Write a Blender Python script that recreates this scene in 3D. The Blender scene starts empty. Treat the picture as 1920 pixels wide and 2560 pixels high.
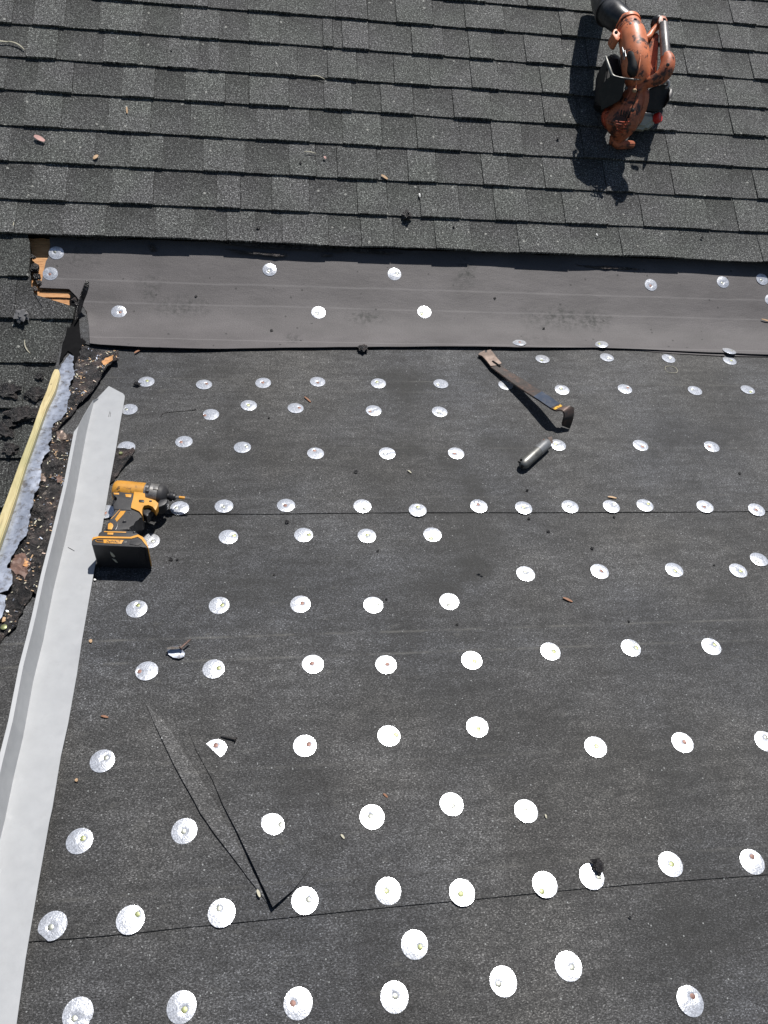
import bpy, bmesh, math, random
from math import sin, cos, tan, pi, radians
from mathutils import Vector, Matrix, noise
from mathutils.geometry import delaunay_2d_cdt

scene = bpy.context.scene
col = scene.collection

# ------------------------------------------------------------------ camera
F_PX = 1920.6
CAM = Vector((-0.01993, -1.95792, 1.16586))
M = Matrix(((0.99000377, 0.01066622, -0.14063702),
            (-0.10928598, 0.68834366, -0.717105),
            (0.0891578, 0.7253063, 0.68262849)))
cam_d = bpy.data.cameras.new('camera')
cam = bpy.data.objects.new('camera', cam_d)
col.objects.link(cam)
cam.matrix_world = Matrix.Translation(CAM) @ M.to_4x4()
cam_d.sensor_fit = 'VERTICAL'
cam_d.sensor_height = 36.0
cam_d.lens = F_PX / 2560 * 36
cam_d.clip_start = 0.02
cam_d.clip_end = 400
scene.camera = cam

# ------------------------------------------------------------------ light
SUN = Vector((0.2203, 0.3081, 0.9255)).normalized()
world = bpy.data.worlds.new('World')
scene.world = world
world.use_nodes = True
nt = world.node_tree
bg = nt.nodes['Background']
sky = nt.nodes.new('ShaderNodeTexSky')
sky.sky_type = 'NISHITA'
sky.sun_disc = False
sky.sun_elevation = math.asin(SUN.z)
sky.sun_rotation = math.atan2(SUN.x, SUN.y)
sky.air_density = 1.0
sky.dust_density = 0.6
nt.links.new(sky.outputs[0], bg.inputs[0])
bg.inputs[1].default_value = 0.05
sun_d = bpy.data.lights.new('sun', 'SUN')
sun_d.energy = 4.6
sun_d.angle = radians(0.53)
sun_d.color = (1.0, 0.965, 0.92)
sun = bpy.data.objects.new('sun', sun_d)
col.objects.link(sun)
sun.rotation_mode = 'QUATERNION'
sun.rotation_quaternion = SUN.to_track_quat('Z', 'Y')
sun.location = SUN * 8
scene.view_settings.view_transform = 'Standard'
scene.view_settings.look = 'None'
scene.view_settings.exposure = 0.42
scene.view_settings.gamma = 1.0
try:
    scene.view_settings.use_curve_mapping = False
except Exception:
    pass

# ------------------------------------------------------------------ frames
# the place: a low-pitched felt roof (plane 1) meets a steeper shingle roof (plane 2)
A1 = radians(4.0)
A2 = radians(4.0 + 28.889)
PL = {1: (Vector((1, 0, 0)), Vector((0, cos(A1), sin(A1))), Vector((0, -sin(A1), cos(A1)))),
      2: (Vector((1, 0, 0)), Vector((0, cos(A2), sin(A2))), Vector((0, -sin(A2), cos(A2))))}


def W(pl, u, v, h=0.0):
    U, V, N = PL[pl]
    return U * u + V * v + N * h


def ray(px, py):
    return (M @ Vector((px - 960, -(py - 1280), -F_PX))).normalized()


def hit(pl, px, py, h=0.0):
    """metre coordinates (u along the eaves, v up the slope) of a measured point"""
    U, V, N = PL[pl]
    d = ray(px, py)
    t = (h - N.dot(CAM)) / N.dot(d)
    P = CAM + d * t
    return (P.dot(U), P.dot(V))


def P(pl, px, py, h=0.0):
    u, v = hit(pl, px, py, h)
    return W(pl, u, v, h)


def hits(pl, pts, h=0.0):
    return [hit(pl, x, y, h) for x, y in pts]


def strip_h(u, v):          # the grey strip: height above plane 1, bends up at the crease
    a, b, k = 0.0055, tan(radians(28.889)) * v - 0.022, 0.015
    m = max(a, b)
    return m + k * math.log(math.exp((a - m) / k) + math.exp((b - m) / k))


def hit_surf(px, py, hf, pl=1, h0=0.0):
    h = h0
    for _ in range(40):
        u, v = hit(pl, px, py, h)
        h = 0.5 * h + 0.5 * hf(u, v)
    return u, v


# ------------------------------------------------------------------ object helpers
def put(name, me, mat, parent=None, kind=None, label=None, cat=None, group=None, loc=None):
    o = bpy.data.objects.new(name, me)
    col.objects.link(o)
    if mat is not None:
        for m in (mat if isinstance(mat, (list, tuple)) else [mat]):
            if me is not None:
                me.materials.append(m)
    if loc is not None:
        if me is not None:
            me.transform(Matrix.Translation(-Vector(loc)))
        o.location = loc
    if parent is not None:
        o.parent = parent
        o.matrix_parent_inverse = Matrix.Translation(-parent.location)
    if kind: o['kind'] = kind
    if label: o['label'] = label
    if cat: o['category'] = cat
    if group: o['group'] = group
    return o


def thing(name, label, cat, loc, group=None):
    return put(name, None, None, label=label, cat=cat, group=group, loc=loc)


def mesh(name, verts, faces, uvs=None, smooth=False):
    me = bpy.data.meshes.new(name)
    me.from_pydata([tuple(v) for v in verts], [], faces)
    if uvs:
        l = me.uv_layers.new(name='UVMap')
        for lp in me.loops:
            l.data[lp.index].uv = uvs[lp.vertex_index]
    if smooth:
        me.polygons.foreach_set('use_smooth', [True] * len(me.polygons))
    me.update()
    return me


def inside(p, poly):
    x, y = p
    c = False
    n = len(poly)
    for i in range(n):
        x1, y1 = poly[i]
        x2, y2 = poly[(i + 1) % n]
        if (y1 > y) != (y2 > y) and x < (x2 - x1) * (y - y1) / (y2 - y1) + x1:
            c = not c
    return c


def rag(poly, amp, step, seed=0, closed=True):
    """ragged version of a polygon: subdivided and pushed about by noise"""
    out = []
    n = len(poly)
    rng = range(n) if closed else range(n - 1)
    for i in rng:
        a = Vector(poly[i]); b = Vector(poly[(i + 1) % n])
        L = (b - a).length
        k = max(1, int(L / step))
        nn = Vector((-(b - a).y, (b - a).x)).normalized() if L > 1e-9 else Vector((0, 0))
        for j in range(k):
            p = a.lerp(b, j / k)
            w = noise.noise(Vector((p.x / (step * 2.2), p.y / (step * 2.2), seed))) \
                + 0.6 * noise.noise(Vector((p.x / (step * .8), p.y / (step * .8), seed + 7)))
            q = p + nn * amp * w * 1.6
            out.append((q.x, q.y))
    if not closed:
        out.append(tuple(poly[-1]))
    return out


def sheet_mesh(name, poly, pl, hf, step, thick, lines=(), smooth=True, seed=1, jit=0.25, bottom=True):
    """a sheet of real thickness: outline in metres on a plane, height function on top"""
    rnd = random.Random(seed)
    pts = [Vector(p) for p in poly]
    n0 = len(pts)
    edges = [(i, (i + 1) % n0) for i in range(n0)]
    for ln in lines:
        b = len(pts)
        pts += [Vector(p) for p in ln]
        edges += [(b + i, b + i + 1) for i in range(len(ln) - 1)]
    xs = [p[0] for p in poly]; ys = [p[1] for p in poly]
    nx = int((max(xs) - min(xs)) / step) + 1
    ny = int((max(ys) - min(ys)) / step) + 1
    for i in range(nx + 1):
        for j in range(ny + 1):
            q = (min(xs) + (i + .5 + rnd.uniform(-jit, jit)) * step, min(ys) + (j + .5 + rnd.uniform(-jit, jit)) * step)
            if inside(q, poly):
                pts.append(Vector(q))
    vs, es, fs, ov, oe, of = delaunay_2d_cdt(pts, edges, [], 1, 1e-6)
    V3, uv, F = [], [], []
    for p in vs:
        V3.append(W(pl, p.x, p.y, hf(p.x, p.y))); uv.append((p.x, p.y))
    for f in fs:
        a, b, c = [vs[i] for i in f[:3]]
        F.append(tuple(f) if (b - a).cross(c - a) > 0 else tuple(reversed(f)))
    if thick:
        # boundary edges: those used by one face
        cnt = {}
        for f in F:
            for i in range(len(f)):
                e = (f[i], f[(i + 1) % len(f)])
                cnt[e] = 1
        bd = [e for e in cnt if (e[1], e[0]) not in cnt]
        m = {}
        N = PL[pl][2]
        for a, b in bd:
            for k in (a, b):
                if k not in m:
                    m[k] = len(V3)
                    V3.append(V3[k] - N * thick); uv.append(uv[k])
        for a, b in bd:
            F.append((b, a, m[a], m[b]))
    me = mesh(name, V3, F, uv, smooth)
    auto_smooth(me, 42)
    return me


def sheet(name, poly, pl, hf, step, thick, mat, parent=None, **k):
    kw = {q: k.pop(q) for q in ('lines', 'smooth', 'seed', 'jit') if q in k}
    me = sheet_mesh(name, poly, pl, hf, step, thick, **kw)
    o = put(name, me, mat, parent, **k)
    return o


def auto_smooth(me, ang=40):
    try:
        me.set_sharp_from_angle(angle=radians(ang))
    except Exception:
        pass


def extr(name, pts, pl, h0, h1, mat, parent=None, bevel=0.002, seg=2, ph=None, taper=0.0, **k):
    """solid from an outline measured at height ph (default h1), from h0 to h1, bevelled"""
    q = hits(pl, pts, h1 if ph is None else ph)
    return solid(name, q, pl, h0, h1, mat, parent, bevel, seg, taper, **k)


def solid(name, q, pl, h0, h1, mat, parent=None, bevel=0.002, seg=2, taper=0.0, **k):
    area = sum(q[i][0] * q[(i + 1) % len(q)][1] - q[(i + 1) % len(q)][0] * q[i][1] for i in range(len(q)))
    if area < 0:
        q = list(reversed(q))
    cx = sum(a for a, b in q) / len(q); cy = sum(b for a, b in q) / len(q)
    bm = bmesh.new()
    top = [bm.verts.new(W(pl, a, b, h1)) for a, b in q]
    bot = [bm.verts.new(W(pl, a + (cx - a) * taper, b + (cy - b) * taper, h0)) for a, b in q]
    n = len(q)
    bm.faces.new(top)
    bm.faces.new(list(reversed(bot)))
    for i in range(n):
        bm.faces.new((top[(i + 1) % n], top[i], bot[i], bot[(i + 1) % n]))
    if bevel > 0:
        bmesh.ops.bevel(bm, geom=list(bm.edges), offset=bevel, segments=seg, profile=0.6, affect='EDGES', clamp_overlap=True)
    bm.normal_update()
    bmesh.ops.recalc_face_normals(bm, faces=bm.faces)
    me = bpy.data.meshes.new(name)
    bm.to_mesh(me); bm.free()
    me.polygons.foreach_set('use_smooth', [True] * len(me.polygons))
    auto_smooth(me, 35)
    return put(name, me, mat, parent, **k)


def tube_mesh(name, path, radii, n=16, cap=True, squash=None):
    path = [Vector(p) for p in path]
    V3, F = [], []
    prev = None
    m = len(path)
    for i, p in enumerate(path):
        t = (path[min(i + 1, m - 1)] - path[max(i - 1, 0)]).normalized()
        if prev is None:
            a = t.orthogonal().normalized()
        else:
            a = (prev - t * prev.dot(t)).normalized()
        prev = a
        b = t.cross(a)
        r = radii[i] if isinstance(radii, (list, tuple)) else radii
        rx, ry = r if isinstance(r, (list, tuple)) else (r, r)
        for k in range(n):
            an = 2 * pi * k / n
            V3.append(p + a * cos(an) * rx + b * sin(an) * ry)
    for i in range(m - 1):
        for k in range(n):
            k2 = (k + 1) % n
            F.append((i * n + k, i * n + k2, (i + 1) * n + k2, (i + 1) * n + k))
    if cap:
        F.append(tuple(reversed(range(n))))
        F.append(tuple(range((m - 1) * n, m * n)))
    me = mesh(name, V3, F, None, True)
    auto_smooth(me, 45)
    return me


def spline(pts, n=6):
    """Catmull-Rom through points (lists of floats or Vectors)"""
    out = []
    pts = [list(p) for p in pts]
    m = len(pts)
    for i in range(m - 1):
        p0 = pts[max(i - 1, 0)]; p1 = pts[i]; p2 = pts[i + 1]; p3 = pts[min(i + 2, m - 1)]
        for k in range(n):
            t = k / n
            out.append([0.5 * ((2 * b) + (c - a) * t + (2 * a - 5 * b + 4 * c - d) * t * t + (3 * b - a - 3 * c + d) * t ** 3)
                        for a, b, c, d in zip(p0, p1, p2, p3)])
    out.append(pts[-1])
    return out


def tube(name, path, radii, mat, parent=None, n=16, cap=True, smooth_path=0, **k):
    if smooth_path:
        rr = radii if isinstance(radii, (list, tuple)) else [radii] * len(path)
        pr = spline([list(p) + [r] for p, r in zip(path, rr)], smooth_path)
        path = [Vector(q[:3]) for q in pr]; radii = [max(q[3], 1e-4) for q in pr]
    return put(name, tube_mesh(name, path, radii, n, cap), mat, parent, **k)


def lathe(name, A, B, prof, mat, parent=None, n=28, **k):
    """body of revolution from A to B; prof = [(t, radius)]"""
    A = Vector(A); B = Vector(B)
    ax = (B - A).normalized()
    a = ax.orthogonal().normalized(); b = ax.cross(a)
    V3, F = [], []
    for t, r in prof:
        c = A.lerp(B, t)
        for j in range(n):
            an = 2 * pi * j / n
            V3.append(c + (a * cos(an) + b * sin(an)) * max(r, 1e-5))
    for i in range(len(prof) - 1):
        for j in range(n):
            j2 = (j + 1) % n
            F.append((i * n + j, i * n + j2, (i + 1) * n + j2, (i + 1) * n + j))
    F.append(tuple(reversed(range(n)))); F.append(tuple(range((len(prof) - 1) * n, len(prof) * n)))
    me = mesh(name, V3, F, None, True)
    auto_smooth(me, 35)
    return put(name, me, mat, parent, **k)


# ------------------------------------------------------------------ materials
def newmat(name):
    m = bpy.data.materials.new(name)
    m.use_nodes = True
    return m, m.node_tree, m.node_tree.nodes['Principled BSDF']


def nd(t, typ, **kw):
    n = t.nodes.new(typ)
    for k, v in kw.items():
        if k.startswith('i_'):
            n.inputs[k[2:]].default_value = v
        elif k.startswith('n'):
            n.inputs[int(k[1:])].default_value = v
        else:
            setattr(n, k, v)
    return n


def ramp(t, src, stops):
    r = t.nodes.new('ShaderNodeValToRGB')
    while len(r.color_ramp.elements) < len(stops):
        r.color_ramp.elements.new(0.5)
    for e, (p, c) in zip(r.color_ramp.elements, stops):
        e.position = p
        e.color = (c[0], c[1], c[2], 1) if isinstance(c, (list, tuple)) else (c, c, c, 1)
    t.links.new(src, r.inputs[0])
    return r.outputs[0]


def noi(t, vec, scale, detail=3, rough=0.55, dist=0.0):
    n = t.nodes.new('ShaderNodeTexNoise')
    n.inputs['Scale'].default_value = scale
    n.inputs['Detail'].default_value = detail
    n.inputs['Roughness'].default_value = rough
    n.inputs['Distortion'].default_value = dist
    t.links.new(vec, n.inputs['Vector'])
    return n.outputs['Fac']


def mth(t, op, a, b=None, c=None, clamp=False):
    n = t.nodes.new('ShaderNodeMath')
    n.operation = op
    n.use_clamp = clamp
    for i, x in enumerate((a, b, c)):
        if x is None: continue
        if isinstance(x, (int, float)):
            n.inputs[i].default_value = x
        else:
            t.links.new(x, n.inputs[i])
    return n.outputs[0]


def mixc(t, fac, a, b, mode='MIX'):
    n = t.nodes.new('ShaderNodeMix')
    n.data_type = 'RGBA'
    n.blend_type = mode
    for s, x in ((n.inputs[0], fac), (n.inputs[6], a), (n.inputs[7], b)):
        if isinstance(x, (int, float)):
            s.default_value = x if s == n.inputs[0] else (x, x, x, 1)
        elif isinstance(x, (tuple, list)):
            s.default_value = (x[0], x[1], x[2], 1)
        else:
            t.links.new(x, s)
    return n.outputs[2]


def vmap(t, src, scale=(1, 1, 1), loc=(0, 0, 0), rot=(0, 0, 0)):
    n = t.nodes.new('ShaderNodeMapping')
    n.inputs['Scale'].default_value = scale
    n.inputs['Location'].default_value = loc
    n.inputs['Rotation'].default_value = rot
    t.links.new(src, n.inputs['Vector'])
    return n.outputs[0]


def bump(t, b, h, strength=0.5, dist=0.002):
    n = t.nodes.new('ShaderNodeBump')
    n.inputs['Strength'].default_value = strength
    n.inputs['Distance'].default_value = dist
    t.links.new(h, n.inputs['Height'])
    t.links.new(n.outputs[0], b.inputs['Normal'])
    return n


def speck(t, vec, scale, thr, soft=0.03):
    """sparse light grains: one random value per voronoi cell"""
    v = t.nodes.new('ShaderNodeTexVoronoi')
    v.feature = 'F1'
    v.inputs['Scale'].default_value = scale
    t.links.new(vec, v.inputs['Vector'])
    s = t.nodes.new('ShaderNodeSeparateColor')
    t.links.new(v.outputs['Color'], s.inputs[0])
    sel = mth(t, 'GREATER_THAN', s.outputs[0], thr)
    core = mth(t, 'LESS_THAN', v.outputs['Distance'], 0.42)
    return mth(t, 'MULTIPLY', sel, core), s.outputs[1], v.outputs['Distance']


def shingle_mat():
    m, t, b = newmat('asphalt_shingle_granules')
    uv = t.nodes.new('ShaderNodeUVMap').outputs[0]
    oi = t.nodes.new('ShaderNodeObjectInfo')
    tone = t.nodes.new('ShaderNodeSeparateColor'); t.links.new(oi.outputs['Color'], tone.inputs[0])
    _, g1, d1 = speck(t, uv, 620, 0.5)
    grain = ramp(t, g1, [(0, .014), (.45, .050), (.8, .10), (1, .24)])
    clump = noi(t, uv, 210, 3, .65)
    clumpc = ramp(t, clump, [(.33, .30), (.5, .85), (.67, 2.1)])
    c = mixc(t, 1.0, grain, clumpc, 'MULTIPLY')
    big = noi(t, uv, 9, 4, .6)
    c = mixc(t, 1.0, c, ramp(t, big, [(.3, .80), (.7, 1.18)]), 'MULTIPLY')
    # greenish / bluish cast drifting over the roof
    c = mixc(t, 1.0, c, ramp(t, noi(t, uv, 5, 2), [(.35, (.97, 1.02, .98)), (.65, (1.0, .99, 1.03))]), 'MULTIPLY')
    # tone of the individual tab: dark blend or light blend of granules
    tn = mth(t, 'MULTIPLY_ADD', tone.outputs[0], 0.62, 0.70)
    c = mixc(t, 1.0, c, tn, 'MULTIPLY')
    # laminated shingles: the recessed tabs are printed with a darker band along their upper half
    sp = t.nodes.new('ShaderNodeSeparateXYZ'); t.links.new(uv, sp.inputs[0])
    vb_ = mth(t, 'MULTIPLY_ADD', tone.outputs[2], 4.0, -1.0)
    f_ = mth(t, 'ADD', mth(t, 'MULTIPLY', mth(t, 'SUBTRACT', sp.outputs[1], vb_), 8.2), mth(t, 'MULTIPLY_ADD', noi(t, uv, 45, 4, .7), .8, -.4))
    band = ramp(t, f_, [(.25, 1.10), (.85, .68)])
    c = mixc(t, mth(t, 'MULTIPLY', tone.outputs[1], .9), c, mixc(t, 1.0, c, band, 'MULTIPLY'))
    c = mixc(t, 1.0, c, (.99, 1.0, .965), 'MULTIPLY')
    f1, _, _ = speck(t, uv, 300, 0.94)
    thr = mth(t, 'MULTIPLY', f1, mth(t, 'MULTIPLY_ADD', tone.outputs[0], .5, .4))
    c = mixc(t, thr, c, (.36, .37, .35))
    f2, _, _ = speck(t, uv, 110, 0.992)
    c = mixc(t, mth(t, 'MULTIPLY', f2, .5), c, (.5, .5, .46))
    f3, _, _ = speck(t, uv, 170, 0.985)
    c = mixc(t, mth(t, 'MULTIPLY', f3, .8), c, .008)
    t.links.new(c, b.inputs['Base Color'])
    b.inputs['Roughness'].default_value = 0.78
    b.inputs['Specular IOR Level'].default_value = 0.35
    hh = mth(t, 'ADD', mth(t, 'MULTIPLY', clump, 1.2), mth(t, 'MULTIPLY', mth(t, 'SUBTRACT', .6, d1), .5))
    bump(t, b, hh, 0.9, 0.0022)
    return m


def felt_mat(gain=1.0):
    m, t, b = newmat('sanded_black_roofing_felt')
    uv = t.nodes.new('ShaderNodeUVMap').outputs[0]
    st = vmap(t, uv, (1, 1.9, 1))
    _, g1, d1 = speck(t, st, 520, .5)
    grain = ramp(t, g1, [(0, .020), (.6, .047), (.9, .088), (1, .16)])
    fib = noi(t, st, 260, 3, .7)
    c = mixc(t, 1.0, grain, ramp(t, fib, [(.36, .34), (.5, .90), (.64, 2.15)]), 'MULTIPLY')
    c = mixc(t, 1.0, c, ramp(t, noi(t, uv, 3.0, 6, .66, .3), [(.34, .56), (.5, .98), (.66, 1.42)]), 'MULTIPLY')
    c = mixc(t, 1.0, c, ramp(t, noi(t, vmap(t, uv, (1, 4, 1)), 11, 4, .6), [(.35, .72), (.65, 1.26)]), 'MULTIPLY')
    c = mixc(t, 1.0, c, ramp(t, noi(t, vmap(t, uv, (1, 1.7, 1), (2, 6, 0)), 42, 4, .65), [(.35, .78), (.65, 1.25)]), 'MULTIPLY')
    c = mixc(t, 1.0, c, ramp(t, noi(t, vmap(t, uv, (1, 1, 1), (5, 2, 0)), 2.3, 3), [(.35, (1.0, 1.0, 1.04)), (.65, (1.06, 1.0, .92))]), 'MULTIPLY')
    # scuffed lighter patches and brownish dust
    sc = ramp(t, noi(t, vmap(t, uv, (1, 2.2, 1), (3, 1, 0)), 22, 5, .7), [(.60, 0), (.74, 1)])
    c = mixc(t, mth(t, 'MULTIPLY', sc, .42), c, (.15, .142, .125))
    dk = ramp(t, noi(t, vmap(t, uv, (1, 1, 1), (9, 4, 0)), 5.5, 4, .6, .4), [(.60, 0), (.76, 1)])
    c = mixc(t, mth(t, 'MULTIPLY', dk, .45), c, .012)
    # dark trodden smears at their own spots
    sep = t.nodes.new('ShaderNodeSeparateXYZ'); t.links.new(uv, sep.inputs[0])
    wob = noi(t, uv, 14, 4, .6)
    for (cu, cv, ru, rv, k) in SMEARS:
        du = mth(t, 'DIVIDE', mth(t, 'SUBTRACT', sep.outputs[0], cu), ru)
        dv = mth(t, 'DIVIDE', mth(t, 'SUBTRACT', sep.outputs[1], cv), rv)
        d = mth(t, 'SQRT', mth(t, 'ADD', mth(t, 'MULTIPLY', du, du), mth(t, 'MULTIPLY', dv, dv)))
        d = mth(t, 'ADD', d, mth(t, 'MULTIPLY_ADD', wob, 1.6, -.8))
        f = ramp(t, d, [(.35, 1), (1.0, 0)])
        c = mixc(t, mth(t, 'MULTIPLY', f, k), c, (.014, .0135, .012))
    # factory lay lines printed along the roll
    brk = ramp(t, noi(t, vmap(t, uv, (1, .2, 1)), 16, 3, .7), [(.42, .12), (.6, 1)])
    ww = mth(t, 'MULTIPLY_ADD', noi(t, uv, 40, 2), .004, -.002)
    for v0, k in LAYLINES:
        d = mth(t, 'ABSOLUTE', mth(t, 'ADD', mth(t, 'SUBTRACT', sep.outputs[1], v0), ww))
        f = ramp(t, d, [(0, 1), (.0022, 0)])
        f.node.color_ramp.interpolation = 'LINEAR'
        c = mixc(t, mth(t, 'MULTIPLY', mth(t, 'MULTIPLY', f, brk), k), c, (.17, .16, .14))
    f1, _, _ = speck(t, uv, 330, 0.9965)
    c = mixc(t, mth(t, 'MULTIPLY', f1, .75), c, (.42, .42, .40))
    f2, _, _ = speck(t, uv, 60, 0.9935)
    f2 = mth(t, 'MULTIPLY', f2, ramp(t, noi(t, uv, 600, 1), [(.45, 0), (.5, 1)]))
    c = mixc(t, 1.0, c, (.70 * gain, .725 * gain, .755 * gain), 'MULTIPLY')
    t.links.new(c, b.inputs['Base Color'])
    b.inputs['Roughness'].default_value = 0.62
    b.inputs['Specular IOR Level'].default_value = 0.4
    hh = mth(t, 'ADD', mth(t, 'MULTIPLY', fib, 1.0), mth(t, 'MULTIPLY', mth(t, 'SUBTRACT', .6, d1), .35))
    hh = mth(t, 'ADD', hh, mth(t, 'MULTIPLY', noi(t, vmap(t, uv, (1, 2, 1)), 16, 3), 1.6))
    bump(t, b, hh, 0.75, 0.0016)
    return m


def strip_mat():
    m, t, b = newmat('grey_underlayment')
    uv = t.nodes.new('ShaderNodeUVMap').outputs[0]
    c = ramp(t, noi(t, vmap(t, uv, (1, 1.6, 1)), 330, 3, .7), [(.3, (.050, .046, .047)), (.7, (.118, .109, .110))])
    c = mixc(t, 1.0, c, ramp(t, noi(t, vmap(t, uv, (1, 2, 1)), 5, 5, .6), [(.3, .76), (.7, 1.2)]), 'MULTIPLY')
    sep = t.nodes.new('ShaderNodeSeparateXYZ'); t.links.new(uv, sep.inputs[0])
    fine = ramp(t, noi(t, uv, 60, 4, .7), [(.42, 0), (.62, 1)])
    wob = noi(t, uv, 18, 4, .6)
    for (cu, cv, ru, rv, k) in STRIP_SMEARS:
        du = mth(t, 'DIVIDE', mth(t, 'SUBTRACT', sep.outputs[0], cu), ru)
        dv = mth(t, 'DIVIDE', mth(t, 'SUBTRACT', sep.outputs[1], cv), rv)
        d = mth(t, 'SQRT', mth(t, 'ADD', mth(t, 'MULTIPLY', du, du), mth(t, 'MULTIPLY', dv, dv)))
        d = mth(t, 'ADD', d, mth(t, 'MULTIPLY_ADD', wob, 1.4, -.7))
        f = mth(t, 'MULTIPLY', ramp(t, d, [(.25, 1), (1.0, 0)]), fine)
        c = mixc(t, mth(t, 'MULTIPLY', f, min(1, k * 1.3)), c, (.018, .019, .018))
    for v0, k in STRIP_LINES:
        d = mth(t, 'ABSOLUTE', mth(t, 'ADD', mth(t, 'SUBTRACT', sep.outputs[1], v0), mth(t, 'MULTIPLY_ADD', noi(t, uv, 5, 2), .006, -.003)))
        c = mixc(t, mth(t, 'MULTIPLY', ramp(t, d, [(0, 1), (.0020, 0)]), k), c, (.20, .19, .19))
    f1, _, _ = speck(t, uv, 120, 0.994)
    c = mixc(t, mth(t, 'MULTIPLY', f1, .7), c, .01)
    t.links.new(c, b.inputs['Base Color'])
    b.inputs['Roughness'].default_value = 0.66
    b.inputs['Specular IOR Level'].default_value = 0.4
    hh = mth(t, 'ADD', noi(t, uv, 330, 3, .7), mth(t, 'MULTIPLY', noi(t, vmap(t, uv, (1, 2.4, 1)), 13, 3), 2.5))
    bump(t, b, hh, 0.45, 0.0014)
    return m


def metal_mat(name, base=(.80, .82, .85), rough=.36, metallic=1.0, spangle=0.12, dirt=.0, scale=260, bumpk=.15):
    m, t, b = newmat(name)
    oc = t.nodes.new('ShaderNodeTexCoord').outputs['Object']
    v = t.nodes.new('ShaderNodeTexVoronoi'); v.inputs['Scale'].default_value = scale
    t.links.new(oc, v.inputs['Vector'])
    s = t.nodes.new('ShaderNodeSeparateColor'); t.links.new(v.outputs['Color'], s.inputs[0])
    k = mth(t, 'MULTIPLY_ADD', s.outputs[0], spangle * 2, 1 - spangle)
    c = mixc(t, 1.0, base, k, 'MULTIPLY')
    if dirt:
        d = ramp(t, noi(t, oc, 70, 5, .7), [(.5, 0), (.68, 1)])
        c = mixc(t, mth(t, 'MULTIPLY', d, dirt), c, (.10, .075, .05))
    t.links.new(c, b.inputs['Base Color'])
    b.inputs['Metallic'].default_value = metallic
    rr = mth(t, 'MULTIPLY_ADD', noi(t, oc, 120, 3), .22, rough - .11)
    t.links.new(rr, b.inputs['Roughness'])
    bump(t, b, noi(t, oc, 420, 3, .6), bumpk, .0005)
    return m


def paint_mat(name, base, rough=.5, dirt_col=(.03, .022, .018), dirt=.5, dscale=30, thr=(.52, .66), spec=.5, grime=.25, bumpk=.2, metallic=0.0):
    m, t, b = newmat(name)
    oc = t.nodes.new('ShaderNodeTexCoord').outputs['Object']
    c = mixc(t, 1.0, base, ramp(t, noi(t, oc, 25, 5, .65), [(.3, 1 - grime), (.7, 1 + grime * .5)]), 'MULTIPLY')
    if dirt:
        d = ramp(t, noi(t, oc, dscale, 6, .72, .3), [(thr[0], 0), (thr[1], 1)])
        c = mixc(t, mth(t, 'MULTIPLY', d, dirt), c, dirt_col)
    t.links.new(c, b.inputs['Base Color'])
    t.links.new(mth(t, 'MULTIPLY_ADD', noi(t, oc, 60, 4, .6), .35, rough - .17), b.inputs['Roughness'])
    b.inputs['Specular IOR Level'].default_value = spec
    b.inputs['Metallic'].default_value = metallic
    if bumpk:
        bump(t, b, noi(t, oc, 260, 4, .65), bumpk, .0008)
    return m


def tar_mat(name='caked_tar', brown=.5, light=.6):
    m, t, b = newmat(name)
    oc = t.nodes.new('ShaderNodeTexCoord').outputs['Object']
    n1 = noi(t, oc, 28, 6, .7, .5)
    c = ramp(t, n1, [(.32, (.010, .010, .011)), (.45, (.030, .029, .030)), (.55, (.060, .056, .056)), (.68, (.125, .105, .10))])
    br = ramp(t, noi(t, vmap(t, oc, (1, 1, 1), (4, 2, 1)), 17, 5, .65), [(.52, 0), (.64, 1)])
    c = mixc(t, mth(t, 'MULTIPLY', br, brown), c, (.15, .105, .092))
    fl = ramp(t, noi(t, vmap(t, oc, (1, 1, 1), (1, 7, 3)), 75, 4, .75), [(.59, 0), (.66, 1)])
    c = mixc(t, mth(t, 'MULTIPLY', fl, light), c, (.38, .33, .29))
    f3 = ramp(t, noi(t, vmap(t, oc, (1, 1, 1), (8, 7, 3)), 45, 3, .6), [(.70, 0), (.74, 1)])
    c = mixc(t, mth(t, 'MULTIPLY', f3, light), c, (.42, .24, .13))
    t.links.new(c, b.inputs['Base Color'])
    t.links.new(mth(t, 'MULTIPLY_ADD', noi(t, oc, 40, 3), .7, .0), b.inputs['Roughness'])
    hh = mth(t, 'ADD', mth(t, 'MULTIPLY', noi(t, oc, 110, 6, .75), 1.4), mth(t, 'MULTIPLY', n1, 2.5))
    bump(t, b, hh, 1.0, .009)
    return m


def wood_mat(name, a, bcol, stretch=(60, 6, 60), green=0.0):
    m, t, b = newmat(name)
    oc = t.nodes.new('ShaderNodeTexCoord').outputs['Object']
    g = noi(t, vmap(t, oc, stretch), 4, 5, .65, .6)
    c = ramp(t, g, [(.25, tuple(x * .45 for x in a)), (.42, a), (.62, bcol), (.8, tuple(x * .7 for x in a))])
    if green:
        gg = ramp(t, noi(t, oc, 5, 3), [(.45, 0), (.65, 1)])
        c = mixc(t, mth(t, 'MULTIPLY', gg, green), c, (.20, .24, .11))
    kn = ramp(t, noi(t, oc, 34, 3, .6), [(.69, 0), (.73, 1)])
    c = mixc(t, mth(t, 'MULTIPLY', kn, .7), c, (.035, .026, .016))
    t.links.new(c, b.inputs['Base Color'])
    b.inputs['Roughness'].default_value = .7
    bump(t, b, g, .6, .0015)
    return m


def flat_mat(name, base, rough=.5, metallic=0.0, spec=.5, grime=.15, bumpk=.1):
    return paint_mat(name, base, rough, dirt=0, grime=grime, bumpk=bumpk, spec=spec, metallic=metallic)


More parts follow.
